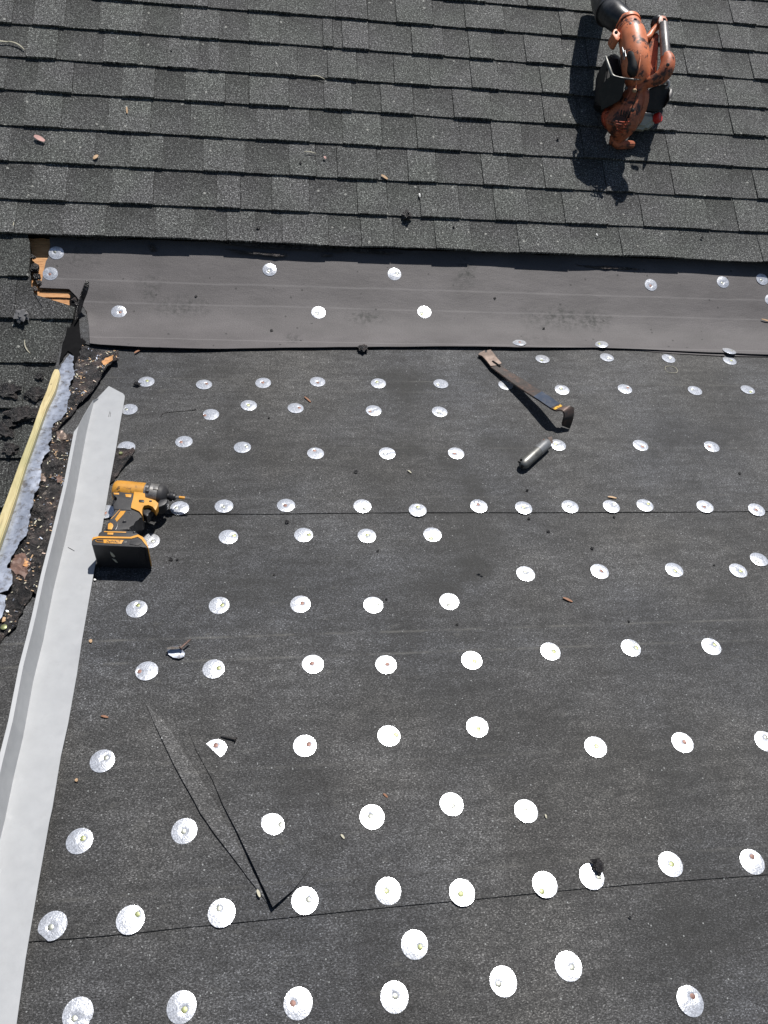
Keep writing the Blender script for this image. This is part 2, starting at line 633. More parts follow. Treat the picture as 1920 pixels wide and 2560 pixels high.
V1 = lambda x, y: hit(1, x, y)[1]
def sm(x, y, ru, rv, k):
    u, v = hit(1, x, y); return (u, v, ru, rv, k)
SMEARS = [sm(1130, 1150, .05, .06, .5), sm(1185, 1230, .04, .08, .55), sm(1195, 1420, .05, .06, .55), sm(1110, 1480, .07, .04, .5), sm(985, 1130, .08, .04, .5), sm(1010, 960, .13, .09, .7), sm(1180, 1340, .12, .20, .5), sm(1080, 1440, .16, .06, .4), sm(1260, 1120, .10, .06, .5), sm(520, 930, .10, .07, .45),
          sm(520, 1135, .05, .04, .55), sm(1800, 1480, .06, .05, .4), sm(640, 1480, .13, .08, .4), sm(770, 1960, .10, .07, .35),
          sm(1330, 960, .05, .04, .3), sm(1700, 1900, .16, .10, .4), sm(1760, 2330, .1, .1, .45)]
LAYLINES = [(V1(960, 956), .35), (V1(960, 983), .22), (V1(960, 1123), .25), (V1(960, 1247), .25), (V1(960, 1581), .55), (V1(960, 1636), .45), (V1(960, 1905), .22), (V1(960, 2190), .28)]


def ssm(x, y, ru, rv, k):
    u, v = hit_surf(x, y, strip_h); return (u, v, ru, rv, k)
STRIP_SMEARS = [ssm(1160, 686, .045, .06, .8), ssm(1400, 800, .16, .05, .75), ssm(1485, 805, .06, .05, .85), ssm(450, 768, .12, .04, .6), ssm(915, 797, .08, .04, .7), ssm(375, 720, .05, .05, .5),
                ssm(730, 850, .04, .03, .6), ssm(190, 650, .08, .05, .4), ssm(1330, 850, .10, .03, .3)]
SV = lambda x, y: hit_surf(x, y, strip_h)[1]
STRIP_LINES = [(SV(960, 724), .35), (SV(960, 776), .3), (SV(960, 862), .3)]

MAT = {}
MAT['shingle'] = shingle_mat()
MAT['felt'] = felt_mat()
MAT['strip'] = strip_mat()
MAT['cap'] = metal_mat('galvanised_cap', (.60, .62, .66), .24, .6, .30, .16, 560, .65)
MAT['flash'] = metal_mat('galvanised_flashing', (.42, .455, .53), .36, .75, .10, .75, 60, .25)
MAT['trim'] = paint_mat('pale_grey_coated_metal', (.325, .334, .345), .38, (.19, .185, .175), .18, 40, (.56, .75), .5, .07, .05)
MAT['tar'] = tar_mat()
MAT['black_tar'] = tar_mat('black_tar', .15, .25)
MAT['lath'] = wood_mat('treated_lath', (.42, .34, .17), (.52, .44, .24), (30, 3, 30), .45)
MAT['deck'] = wood_mat('weathered_deck_wood', (.46, .22, .085), (.62, .34, .15), (7, 90, 90))
MAT['core'] = flat_mat('shingle_core_and_shade', (.005, .005, .0055), .9, spec=.1)  # near black: shingle core, also paints the shade of the corner void
MAT['nail_rust'] = paint_mat('rusty_nail_head', (.20, .11, .09), .55, dirt=.5, dscale=200, metallic=.4)
MAT['nail_zinc'] = paint_mat('zinc_nail_head', (.26, .27, .24), .45, dirt=.3, dscale=200, metallic=.8)
MAT['nail_olive'] = paint_mat('yellow_zinc_nail_head', (.24, .26, .13), .45, dirt=.3, dscale=200, metallic=.6)
MAT['black'] = flat_mat('black_plastic', (.016, .016, .018), .45, grime=.4, bumpk=.3)
MAT['rubber'] = paint_mat('dark_grey_rubber', (.022, .022, .024), .60, (.10, .09, .08), .25, 60, (.52, .7), grime=.3, bumpk=.3)
MAT['yellow'] = paint_mat('worn_yellow_plastic', (.50, .235, .028), .48, (.05, .028, .014), .75, 75, (.54, .62), grime=.25)
MAT['yellow_clean'] = paint_mat('yellow_plastic', (.55, .255, .028), .48, (.08, .04, .015), .4, 60, (.60, .72), grime=.2)
MAT['grey_alu'] = paint_mat('scuffed_grey_aluminium', (.20, .195, .19), .45, (.05, .045, .04), .6, 50, (.5, .66), metallic=.5)
MAT['steel'] = paint_mat('dark_steel', (.10, .095, .09), .38, (.035, .02, .014), .6, 40, (.5, .66), metallic=.85)
MAT['bar_steel'] = paint_mat('rusty_black_steel', (.060, .052, .048), .50, (.12, .075, .06), .7, 45, (.48, .62), metallic=.5, bumpk=.5)
MAT['bar_end'] = paint_mat('bare_brown_steel', (.24, .185, .155), .5, (.08, .05, .04), .6, 60, (.5, .68), metallic=.5, bumpk=.4)
MAT['blue_wrap'] = paint_mat('worn_blue_sticker', (.030, .045, .075), .45, (.10, .09, .085), .5, 50, (.52, .66))
MAT['sticker'] = paint_mat('chipped_yellow_paint', (.66, .36, .02), .5, (.03, .02, .015), .9, 130, (.50, .56))
MAT['tool_grey'] = paint_mat('scuffed_grey_metal', (.17, .17, .16), .42, (.05, .042, .035), .6, 45, (.5, .68), metallic=.55, bumpk=.25)
MAT['tool_light'] = paint_mat('smooth_grey_metal', (.26, .265, .27), .38, (.06, .06, .055), .4, 35, (.5, .7), metallic=.5)
MAT['rust'] = paint_mat('rust_brown', (.16, .095, .075), .65, (.06, .035, .03), .5, 60)
MAT['orange'] = paint_mat('scuffed_orange_plastic', (.66, .215, .10), .42, (.035, .026, .026), .9, 24, (.545, .60), grime=.25, bumpk=.15)
MAT['orange_dirty'] = paint_mat('dirty_orange_plastic', (.44, .125, .055), .5, (.022, .014, .012), .92, 26, (.50, .58), grime=.35)
MAT['red_orange'] = paint_mat('red_orange_plastic', (.48, .07, .025), .45, (.04, .015, .01), .85, 30, (.50, .60), grime=.25)
MAT['duct_black'] = paint_mat('scuffed_black_nozzle', (.018, .018, .019), .34, (.11, .11, .11), .55, 20, (.50, .72), grime=.4, bumpk=.2)
MAT['guard'] = paint_mat('matt_black_guard', (.007, .007, .008), .55, (.05, .04, .035), .5, 40, (.5, .7))
MAT['tank'] = paint_mat('milky_fuel_tank', (.40, .42, .36), .35, (.10, .10, .08), .4, 14, (.5, .7), grime=.2)
MAT['red'] = flat_mat('red_cap', (.62, .035, .03), .4, grime=.3)
MAT['handle_grey'] = paint_mat('worn_grey_handle', (.17, .16, .16), .4, (.03, .026, .024), .8, 30, (.50, .64), metallic=.3)
MAT['pink_leaf'] = flat_mat('pinkish_dry_leaf', (.58, .34, .30), .6, grime=.3)
MAT['tan'] = flat_mat('tan_chip', (.50, .33, .19), .7, grime=.3)
MAT['straw'] = flat_mat('pale_straw', (.50, .47, .36), .7, grime=.3)
MAT['chip_brown'] = flat_mat('red_brown_splinter', (.25, .115, .06), .7, grime=.3)
MAT['white_bit'] = flat_mat('white_bit', (.7, .7, .68), .6)
MAT['grey_stone'] = paint_mat('grey_felt_scrap', (.10, .10, .105), .7, dirt=.3)
MAT['ground'] = paint_mat('dry_grass_ground', (.07, .09, .035), .9, (.12, .10, .06), .6, 1.2, (.4, .6))
MAT['wall'] = paint_mat('painted_cheek_wall', (.30, .29, .27), .7, dirt=.3, dscale=4)

# ------------------------------------------------------------------ ground far below and the roof decks
g = mesh('ground', [(-150, -150, -4.2), (150, -150, -4.2), (150, 150, -4.2), (-150, 150, -4.2)], [(0, 1, 2, 3)])
put('ground', g, MAT['ground'], kind='structure')

ULEFT, URIGHT, VDOWN = -0.585, 2.6, -2.9
RAKE = ULEFT


def box_mesh(name, pl, u0, u1, v0, v1, h0, h1):
    vs = [W(pl, u, v, h) for h in (h0, h1) for (u, v) in ((u0, v0), (u1, v0), (u1, v1), (u0, v1))]
    fs = [(0, 3, 2, 1), (4, 5, 6, 7), (0, 1, 5, 4), (1, 2, 6, 5), (2, 3, 7, 6), (3, 0, 4, 7)]
    return mesh(name, vs, fs, [(0, 0)] * 8)


low_roof = put('low_roof', box_mesh('low_roof', 1, ULEFT, URIGHT, VDOWN, -0.065, -0.05, -0.006), MAT['deck'], kind='structure')
steep_roof = put('steep_roof', box_mesh('steep_roof', 2, -2.6, 2.9, -3.2, 3.6, -0.09, -0.036), MAT['deck'], kind='structure')
# cheek wall under the rake of the low roof (stands on the steep roof's slope)
vs = []
for uu in (ULEFT + .004, ULEFT + .03):
    a0 = W(1, uu, -0.06, -0.05); a1 = W(1, uu, VDOWN, -0.05)
    b0 = W(2, uu, -0.05, -0.06)
    b1 = Vector((uu, a1.y, tan(A2) * a1.y - 0.08))
    vs += [a0, a1, b1, b0]
put('cheek_wall', mesh('cheek_wall', vs, [(0, 1, 2, 3), (7, 6, 5, 4), (0, 4, 5, 1), (1, 5, 6, 2), (2, 6, 7, 3), (3, 7, 4, 0)]), MAT['wall'],
    label='painted side wall closing the step under the left edge of the felt roof', cat='wall')

# ------------------------------------------------------------------ shingles
ROWS = [1.7, 1.58, 1.465, 1.35, 1.235, 1.124, 1.006, .888, .772, .649, .529, .406, .295, .163, .035, -.095, -.228, -.364, -.50, -.63, -.76, -.885, -1.01, -1.135, -1.26, -1.385, -1.51, -1.635, -1.76, -1.885, -2.01]
I_ROW = 12
SEAMS = {
 4: (20, [110, 240, 330, 470, 600, 700, 810, 905, 1010, 1110, 1215, 1317, 1409, 1563, 1695, 1822]),
 5: (75, [40, 140, 230, 330, 430, 520, 620, 729, 840, 920, 991, 1084, 1163, 1261, 1400, 1440, 1580, 1706, 1793, 1872]),
 6: (130, [27, 79, 160, 247, 355, 451, 548, 623, 700, 808, 833, 856, 923, 1030, 1109, 1172, 1232, 1311, 1405, 1465, 1610, 1706, 1797, 1868]),
 7: (195, [64, 139, 257, 345, 420, 496, 521, 548, 625, 744, 819, 893, 985, 1074, 1176, 1244, 1349, 1429, 1560, 1724, 1805, 1897]),
 8: (270, [10, 89, 180, 305, 386, 463, 563, 623, 723, 810, 881, 952, 1033, 1132, 1226, 1355, 1440, 1560, 1680, 1818]),
 9: (345, [60, 152, 270, 376, 476, 559, 640, 775, 856, 954, 1041, 1149, 1228, 1304, 1452, 1540, 1662, 1818]),
 10: (430, [23, 116, 237, 324, 407, 509, 613, 723, 790, 843, 943, 1019, 1091, 1204, 1270, 1357, 1429, 1508, 1577, 1675, 1816]),
 11: (510, [79, 166, 278, 384, 542, 602, 680, 773, 893, 968, 1049, 1147, 1234, 1317, 1405, 1511, 1598, 1762, 1832]),
 12: (590, [39, 160, 264, 390, 482, 567, 640, 706, 821, 902, 983, 1086, 1176, 1292, 1425, 1546, 1697, 1890]),
 13: (640, [27]), 14: (745, [40, 110]), 15: (850, [66, 130]), 16: (965, [62]), 17: (1085, [55]), 18: (1210, [20]),
}
CUT_PX = [(60, 560), (76, 604), (78, 650), (76, 705), (88, 737), (112, 757), (186, 764), (194, 772), (186, 800), (172, 832), (168, 868), (160, 892), (150, 925)]
CUT = hits(2, CUT_PX)


def cut_u(v):
    """right limit of the shingles beside the stripped patch"""
    if v < CUT[-1][1]: return RAKE + .03 if v > -.2 else RAKE + .003
    for (u1, v1), (u2, v2) in zip(CUT, CUT[1:]):
        if v2 <= v <= v1:
            return u1 + (u2 - u1) * (v - v1) / (v2 - v1)
    return CUT[0][0]


rnd = random.Random(11)


def edge_wave(k, u):
    w = .0022 * noise.noise(Vector((u * 2.3, k * 3.1, 0))) + .0012 * noise.noise(Vector((u * 11, k * 1.7, 4)))
    if k == I_ROW:
        w += .004 * noise.noise(Vector((u * 3.1, 1.2, 9)))
    return w


def tab_mesh(k, u0, u1, vb, thick, tone, uoff, lim=None, lift=0.0):
    vt = ROWS[k - 1] + .018 if k > 0 else vb + .14
    nu = max(3, min(8, int((u1 - u0) / .02)))
    nv = 4
    V3, uv, F = [], [], []
    hb = .0085 + (thick - .004)
    lift_k = .0
    for j in range(nv + 1):
        t = j / nv
        for i in range(nu + 1):
            s = i / nu
            u = u0 + (u1 - u0) * s
            v = vb + edge_wave(k, u) + (vt - vb) * t
            if lim:
                u = min(u, cut_u(v) - .002 + .006 * noise.noise(Vector((v * 60, 3, 1))))
            if j == 0 and 0 < i < nu:
                v += rnd.uniform(-.0004, .0004)
            h = hb * (1 - t) + .0022 * t + .0012 * noise.noise(Vector((u * 6, v * 8, k)))
            if lift and t < .7:
                h += lift * (1 - t / .7) ** 1.5 * (.6 + .8 * noise.noise(Vector((u * 4, 7, k))))
            V3.append(W(2, u, v, h)); uv.append((u + uoff, v))
    nn = len(V3)
    for j in range(nv):
        for i in range(nu):
            a = j * (nu + 1) + i
            F.append((a, a + 1, a + nu + 2, a + nu + 1))
    N = PL[2][2]
    loop = [i for i in range(nu + 1)] + [j * (nu + 1) + nu for j in range(1, nv + 1)]
    left = [j * (nu + 1) for j in range(nv, -1, -1)]
    chain = left + loop[1:]
    low = {}
    for c in chain:
        low[c] = len(V3); V3.append(V3[c] - N * thick); uv.append(uv[c])
    for a, b in zip(chain, chain[1:]):
        F.append((b, a, low[a], low[b]))
    return V3, F, uv


field_V, field_F, field_uv = [], [], []
n_tab = 0
for k, vb in enumerate(ROWS):
    bounds = []
    if k in SEAMS:
        ym, xs = SEAMS[k]
        bounds = [hit(2, x, ym)[0] for x in xs]
    rr = random.Random(100 + k)
    umin, umax = (-1.9, 2.5)
    if k > I_ROW: umax = None
    if not bounds: bounds = [rr.uniform(-.8, -.7)]
    b = list(bounds)
    while b[0] > umin: b.insert(0, b[0] - rr.choice([.09, .12, .14, .17, .19]))
    if umax is not None:
        while b[-1] < umax: b.append(b[-1] + rr.choice([.09, .12, .14, .17, .19]))
    else:
        b.append(cut_u(vb) + .15 if k in (13, 14) else cut_u(vb) + .04)
    vt = ROWS[k - 1] if k > 0 else vb + .12
    ref = b.index(bounds[0])
    for i in range(len(b) - 1):
        u0, u1 = b[i], b[i + 1]
        if u1 - u0 < .01: continue
        par = (i - ref + k) % 2
        leftish = max(0, min(1, (.55 - (u0 + u1) / 2) / .9))
        tone = .5 + (par - .5) * (.16 + .30 * leftish) + rr.uniform(-.15, .15)
        if k > I_ROW: tone = .12 + rr.uniform(-.1, .12)
        thick = (.0072 if par else .0038) + rr.uniform(-.0006, .0012)
        gap = .0008 if (u0 > .1 or rr.random() < .3) else .0001
        lift = 0.0
        if k == I_ROW: thick += .0015; lift = .004
        lim = k > I_ROW
        if lim and u0 > cut_u(vb) and u0 > cut_u(vt): continue
        V3, F, uv = tab_mesh(k, u0 + gap, u1 - gap, vb, thick, tone, k * 1.37, lim, lift)
        inview = (k in SEAMS) and u1 > -.90 and u0 < 1.80
        if k == 4: inview = u1 > -.1 and u0 < 1.85
        if inview:
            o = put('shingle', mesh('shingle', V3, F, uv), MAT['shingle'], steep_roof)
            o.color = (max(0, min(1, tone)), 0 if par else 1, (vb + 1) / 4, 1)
            n_tab += 1
        else:
            base = len(field_V)
            field_V += V3; field_uv += uv
            field_F += [tuple(q + base for q in f) for f in F]
o = put('shingle_field', mesh('shingle_field', field_V, field_F, field_uv), MAT['shingle'], steep_roof, kind='stuff')
o.color = (.45, 0, .2, 1)
# older layers of shingles below the visible courses (two thick), stopping at the stripped patch
vI = ROWS[I_ROW]
poly = [(-2.5, 3.5), (-2.5, -3.1), (RAKE + .002, -3.1), (RAKE + .002, -.25)] + [(u - .004, v) for u, v in reversed(CUT[1:])] + [(CUT[0][0] - .004, vI + .012), (.2, vI + .010), (1.0, vI + .014), (2.6, vI + .008), (2.6, 3.5)]
sheet('old_shingle_layer', rag(poly, .003, .03, 4), 2, lambda u, v: -.0035, .25, .033, MAT['core'], steep_roof, smooth=False)
# torn slivers of the old layer sticking out below the last course
for (pts, h) in [([(560, 622), (640, 630), (716, 634), (718, 638), (690, 641), (600, 630)], -.008), ([(804, 634), (830, 634), (832, 639), (806, 640)], -.010),
                 ([(120, 588), (180, 586), (258, 584), (330, 593), (300, 599), (180, 597)], -.004), ([(1440, 662), (1560, 667), (1600, 673), (1500, 671)], -.012),
                 ([(860, 620), (960, 627), (1010, 634), (900, 630)], -.006), ([(370, 612), (385, 610), (392, 624), (378, 628)], -.012), ([(520, 603), (700, 610), (900, 622), (860, 628), (640, 618)], -.005)]:
    q = rag(hits(2, pts, h), .002, .010, 3)
    sheet('torn_shingle_edge', q, 2, lambda u, v, h=h: h + .002 * noise.noise(Vector((u * 30, v * 30, 1))), .02, .002, MAT['black_tar'], steep_roof)

# ------------------------------------------------------------------ felt courses of the low roof
S1 = [(RAKE, V1(250, 1289)), (hit(1, 640, 1287)[0], V1(640, 1287)), (hit(1, 900, 1285)[0], V1(900, 1285)), (hit(1, 1300, 1284)[0], V1(1300, 1284)), (hit(1, 1920, 1281)[0], V1(1920, 1281)), (URIGHT, V1(1920, 1281) - .002)]
S2 = [hit(1, x, y) for x, y in [(75, 2357), (150, 2350), (350, 2332), (640, 2302), (960, 2270), (1280, 2240), (1560, 2213), (1920, 2186)]]
S2 = [(RAKE, S2[0][1] - .002)] + [p for p in S2 if p[0] > RAKE + .01] + [(URIGHT, S2[-1][1])]
LJ = hits(1, [(362, 1756), (386, 1810), (440, 1922), (501, 2034), (536, 2086), (640, 2221), (676, 2270)])
RJ = hits(1, [(474, 1833), (490, 1876), (532, 1953), (556, 2011), (602, 2101), (640, 2182), (682, 2274)])
RT = hits(1, [(682, 2274), (712, 2248), (735, 2226)])


def seg_d(p, pl):
    """distance to a polyline, side (+ = right of travel) and position along it 0..1"""
    best = (9, 0, 0)
    n = len(pl) - 1
    for i in range(n):
        a = Vector(pl[i]); b = Vector(pl[i + 1]); q = Vector(p)
        d = b - a
        t = max(0, min(1, (q - a).dot(d) / d.length_squared))
        c = a + d * t
        dist = (q - c).length
        side = d.x * (q.y - a.y) - d.y * (q.x - a.x)
        if dist < best[0]:
            best = (dist, side, (i + t) / n)
    return best


def offset_line(pl, d):
    out = []
    for i, p in enumerate(pl):
        a = Vector(pl[max(i - 1, 0)]); b = Vector(pl[min(i + 1, len(pl) - 1)])
        n = Vector((b.y - a.y, -(b.x - a.x))).normalized()
        out.append((p[0] + n.x * d, p[1] + n.y * d))
    return out


def wav(u, v):
    return .0022 * noise.noise(Vector((u * 3, v * 5, 2))) + .0009 * noise.noise(Vector((u * 14, v * 20, 5)))


L2, L3 = .0022, .0044


def hm(u, v):           # middle course with the gathered pleat
    h = L2 + wav(u, v)
    return h
    # travel goes down the sheet; the lip is on the left of travel (side>0 means left), i.e. plan right
    d, s, t = seg_d((u, v), LJ)
    if s > 0 and t > 0.001 and t < .999:
        h += (.0042 * min(1, t * 4) * min(1, (1 - t) * 5)) * math.exp(-d / .022)
    d, s, t = seg_d((u, v), RJ)
    d2, s2, t2 = seg_d((u, v), RT)
    if s > 0 and s2 > 0 and t > 0.001:
        lip = .0015 + .011 * t ** 2
        k = math.exp(-(d / (.03 + .05 * t)) ** 1.2)
        k2 = 1.0
        h += lip * k * k2
        if t2 > 0: h += 0
    return h


def hm2(u, v):
    h = hm(u, v)
    return h


ru = random.Random(5)
polyA = [p for p in rag(S2, .0006, .05, 3, False)] + [(URIGHT, S1[-1][1] + .06), (RAKE, S1[0][1] + .06)]
sheet('felt_sheet', [(RAKE - .002, VDOWN), (URIGHT, VDOWN)] + [(URIGHT, S2[-1][1] + .06), (RAKE - .002, S2[0][1] + .06)], 1,
      lambda u, v: .0 + (wav(u, v) if v < S2[3][1] - .01 else wav(u, v)), .045, .003, MAT['felt'], low_roof, seed=2)
eps = .0016
me = sheet('felt_sheet', polyA, 1, hm, .04, .0019, MAT['felt'], low_roof, seed=3)
polyB = [p for p in rag(S1, .0006, .05, 6, False)] + [(URIGHT, .03), (RAKE, .02), (RAKE, -.1)]
sheet('felt_sheet', polyB, 1, lambda u, v: L3 + wav(u, v), .04, .0019, MAT['felt'], low_roof, seed=4)

MAT['felt_lit'] = felt_mat(1.55)  # higher gain puts the fold's brighter lit tilt into the felt colour
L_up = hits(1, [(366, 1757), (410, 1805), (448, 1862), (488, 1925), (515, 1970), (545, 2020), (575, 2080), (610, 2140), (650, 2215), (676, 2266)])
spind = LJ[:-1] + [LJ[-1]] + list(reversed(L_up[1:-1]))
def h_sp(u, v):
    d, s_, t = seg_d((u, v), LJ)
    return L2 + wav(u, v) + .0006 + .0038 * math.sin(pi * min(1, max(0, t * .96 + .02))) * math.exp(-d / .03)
sheet('felt_fold', rag(spind, .0005, .02, 2), 1, h_sp, .014, .0016, MAT['felt_lit'], low_roof, seed=12, label='paler gathered fold in the felt')
RB = hits(1, [(735, 2226), (790, 2150), (800, 2040), (740, 1940), (650, 1880), (560, 1840), (500, 1820)])
flp = RJ + [RT[1], RT[2]] + RB[1:]
def h_fp(u, v):
    d, s_, t = seg_d((u, v), RJ + RT[1:])
    w_ = .09
    lipk = (.0012 + .0125 * min(1, t * 1.25) ** 2.2) * (1 if t < .80 else max(.15, 1 - (t - .80) * 3.2))
    return L2 + wav(u, v) + .0004 + lipk * max(0, 1 - d / w_) ** 2
sheet('felt_fold', rag(flp, .0004, .015, 4), 1, h_fp, .014, .0012, MAT['felt'], low_roof, seed=14, label='raised lip of the felt fold with a dark pointed gap')

# wooden deck showing at the corner of the stripped patch
DK = -.028
wood = [(70, 596), (130, 596), (128, 640), (112, 690), (100, 722), (100, 729), (178, 731), (192, 745), (190, 768), (110, 764), (84, 745), (70, 700)]
vv = hits(2, wood, DK)
planks = [([(70, 596), (134, 596), (134, 632), (120, 660), (116, 700), (104, 728), (72, 726)], DK), ([(72, 728), (178, 731), (178, 744), (72, 742)], DK + .004), ([(78, 745), (178, 746), (192, 748), (192, 772), (84, 770)], DK)]
for pts, hh in planks:
    sheet('deck_board', rag(hits(2, pts, hh), .0012, .012, 2), 2, lambda u, v, hh=hh: hh + .0006 * noise.noise(Vector((u * 20, v * 240, 0))), .012, .006, MAT['deck'], steep_roof, smooth=False)

# ------------------------------------------------------------------ grey underlayment strip
def hs(u, v):
    n = .0020 * noise.noise(Vector((u * 2.2, v * 7, 3))) + .0010 * noise.noise(Vector((u * 9, v * 14, 3)))
    lift = 0
    if v < .03:
        e = max(0, (.03 - v) / .06)
        lift = e * e * (.002 + .004 * max(0, noise.noise(Vector((u * 1.9 + 3.3, 2, 8)))))
    return strip_h(u, v) + n * (1 if v > .02 else .35) + lift + .0028
ED = [hit_surf(x, y, strip_h) for x, y in [(226, 866), (252, 870), (351, 877), (480, 879), (542, 879), (700, 875), (901, 872), (1109, 871), (1290, 874), (1481, 872), (1600, 876), (1712, 882), (1920, 891)]]
TL = [hit_surf(x, y, strip_h) for x, y in [(124, 600), (126, 611), (124, 640), (115, 656), (106, 699), (100, 722), (173, 725), (192, 744), (205, 764), (217, 781), (223, 820)]]
spoly = rag(ED, .0006, .03, 1, False) + [(2.4, ED[-1][1]), (2.4, .36), (TL[0][0], .36)] + TL
strip = sheet('underlayment_strip', spoly, 1, hs, .022, .0016, MAT['strip'], label='smooth grey underlayment strip nailed along the foot of the shingle roof', cat='roofing felt', seed=8)

# second lip peeping out at the right end under the strip
lip = [hit_surf(x, y, strip_h) for x, y in [(1560, 868), (1700, 872), (1920, 876), (1920, 893), (1800, 890), (1680, 884), (1600, 877)]]
lip = lip[:2] + [(2.3, lip[2][1]), (2.3, lip[3][1])] + lip[4:]
sheet('felt_sheet', lip, 1, lambda u, v: .0066 + .0006 * noise.noise(Vector((u * 12, v * 8, 3))), .03, .0012, MAT['strip'], low_roof, label='narrow lap edge showing below the grey strip')

# ------------------------------------------------------------------ tin caps
DISCS = [(141,633,137,631),(674,675,672,680),(126,685,125,687),(986,686,993,686),(1905,699,1903,702),(1807,706,1805,709),(1627,713,1626,716),(1927,751,1926,754),(297,780,300,782),(1061,781,1054,787),(796,782,792,786),(1298,857,1299,858),(1503,861,1498,861),(1823,878,1828,878),(1517,894,1521,896),(1671,897,1675,895),(1356,898,1354,901),(1824,902,1828,902),(366,955,368,953),(794,955,794,957),(658,958,657,957),(946,959,942,956),(1102,960,1095,963),(510,962,516,960),(1264,963,1265,965),(1405,975,1402,972),(1562,973,1569,970),(1869,975,1876,980),(1737,977,1730,974),(622,1014,621,1014),(739,1021,748,1020),(323,1024,316,1024),(934,1027,925,1029),(1099,1030,1097,1032),(527,1037,512,1039),(460,1105,453,1106),(1395,1113,1389,1111),(1601,1114,1606,1117),(1779,1117,1773,1117),(316,1119,309,1124),(606,1119,617,1117),(789,1134,786,1127),(968,1134,962,1134),(1140,1134,1136,1134),(715,1264,713,1265),(1612,1264,1621,1260),(560,1266,558,1268),(906,1266,911,1271),(1197,1266,1195,1262),(1425,1267,1423,1266),(1528,1267,1535,1261),(1762,1267,1760,1267),(1309,1270,1309,1269),(449,1271,441,1271),(1891,1275,1890,1275),(1044,1276,1044,1268),(264,1280,263,1284),(1081,1337,1077,1346),(759,1338,772,1337),(917,1340,918,1338),(571,1343,585,1339),(375,1353,382,1353),(1897,1399,1893,1405),(1685,1425,1688,1428),(1845,1427,1852,1428),(1499,1429,1504,1428),(1314,1435,1313,1430),(1123,1504,1122,1513),(751,1511,755,1509),(933,1513,949,1511),(548,1514,555,1513),(342,1523,345,1514),(1778,1617,1787,1611),(1577,1620,1591,1620),(1376,1629,1385,1629),(1179,1651,1186,1653),(782,1661,779,1659),(965,1662,968,1661),(534,1673,546,1671),(367,1678,349,1679),(1193,1818,1196,1823),(972,1840,990,1837),(1913,1854,1915,1844),(1706,1857,1711,1856),(762,1865,771,1861),(1489,1868,1491,1866),(539,1876,539,1864),(256,1903,265,1895),(1129,2011,1131,2015),(1315,2028,1313,2021),(930,2043,926,2041),(679,2065,700,2062),(461,2078,459,2080),(199,2103,207,2097),(1880,2155,1880,2143),(1676,2161,1679,2161),(1479,2192,1497,2193),(1362,2212,1355,2230),(970,2228,966,2229),(1155,2232,1152,2236),(762,2252,770,2250),(554,2283,547,2272),(326,2300,343,2287),(132,2315,127,2319),(1036,2362,1049,2369),(1421,2416,1430,2420),(1258,2454,1246,2461),(986,2493,988,2492),(1725,2503,1731,2492),(745,2509,732,2509),(454,2518,461,2525),(195,2535,186,2546)]
ORD = ['first', 'second', 'third', 'fourth', 'fifth', 'sixth', 'seventh', 'eighth', 'ninth', 'tenth', 'eleventh', 'twelfth', 'thirteenth']
ROWTXT = [
 ([14, 15, 16, 17], 'in short row just under the grey strip'),
 (list(range(18, 29)), 'in the row level with the pry bar shaft'),
 (list(range(29, 35)), 'in row level with the pry bar hook'),
 (list(range(35, 44)), 'in the row level with the grey tube'),
 (list(range(44, 57)), 'in the row on the upper felt lap'),
 (list(range(57, 62)), 'in short row just below upper felt lap'),
 (list(range(62, 67)), 'in the right-hand row below upper lap'),
 (list(range(67, 72)), 'in the row just below the driver battery'),
 (list(range(72, 80)), 'in row just below bent loose cap'),
 (list(range(80, 88)), 'in the row level with half-round cap'),
 (list(range(88, 94)), 'in the row above the lower felt lap'),
 (list(range(94, 104)), 'in the row on the lower felt lap'),
 ([105, 106], 'of the pair low right below lower lap'),
 ([107, 108, 109, 110, 111], 'in the bottom row of the picture'),
]
LAB = {0: 'round metal cap beside the bare orange wood, upper of the two', 2: 'round metal cap beside the bare orange wood, lower of the two',
       1: 'round metal cap with rusty spots in the upper row of the grey strip', 3: 'round metal cap high on the middle of the grey strip',
       6: 'round metal cap high on the grey strip, right of the blower shadow', 5: 'round metal cap near the right end of the grey strip, second from edge',
       4: 'round metal cap half in shade at the top right of the grey strip', 7: 'round metal cap cut by the right picture edge on the grey strip',
       8: 'round metal cap in the lower row of the grey strip, leftmost', 10: 'round metal cap in the lower row of the grey strip, middle one',
       9: 'round metal cap in the lower row of the grey strip, rightmost', 11: 'buckled metal cap on the strip edge above the pry bar',
       12: 'buckled metal cap on the strip edge, middle of three', 13: 'buckled metal cap on the strip edge, rightmost of three',
       104: 'dull brown-rimmed round metal cap alone below the lower felt lap'}
for ids, txt in ROWTXT:
    for n, i in enumerate(sorted(ids, key=lambda i: DISCS[i][0])):
        LAB[i] = 'round metal cap, %s from left %s' % (ORD[n], txt)
LAB[86] = 'half-round cut metal cap beside the felt pleat and a loose nail'
LAB[97 - 1] = 'round metal cap partly covered by a black tar lump on the lower lap'
LAB[91] = 'round metal cap with its left edge cut off beside the felt pleat'
LAB[93 + 10] = 'round metal cap with bent lower edge at the left end of the lower lap'
LAB[48] = 'round metal cap with a V-shaped fold on the upper felt lap'
LAB[34] = 'round metal cap with a nibbled left edge beside the curved crack'
LAB[53] = 'round metal cap striped by the shadow of the driver bit'
LAB[56] = 'round metal cap half under the grey trim behind the driver'
LAB[24] = 'round metal cap partly in the shadow of the pry bar'
LAB[61] = 'round metal cap peeping out behind the driver battery'
CUTS = {86: (-.72, -.70, .16), 91: (-.95, -.30, .80), 103: (-.62, -.78, .86), 34: (-.95, -.2, .88), 53: None}
R_CAP = .0206
NAILS = ['nail_rust', 'nail_zinc', 'nail_olive', 'nail_zinc', 'nail_rust', 'nail_olive']


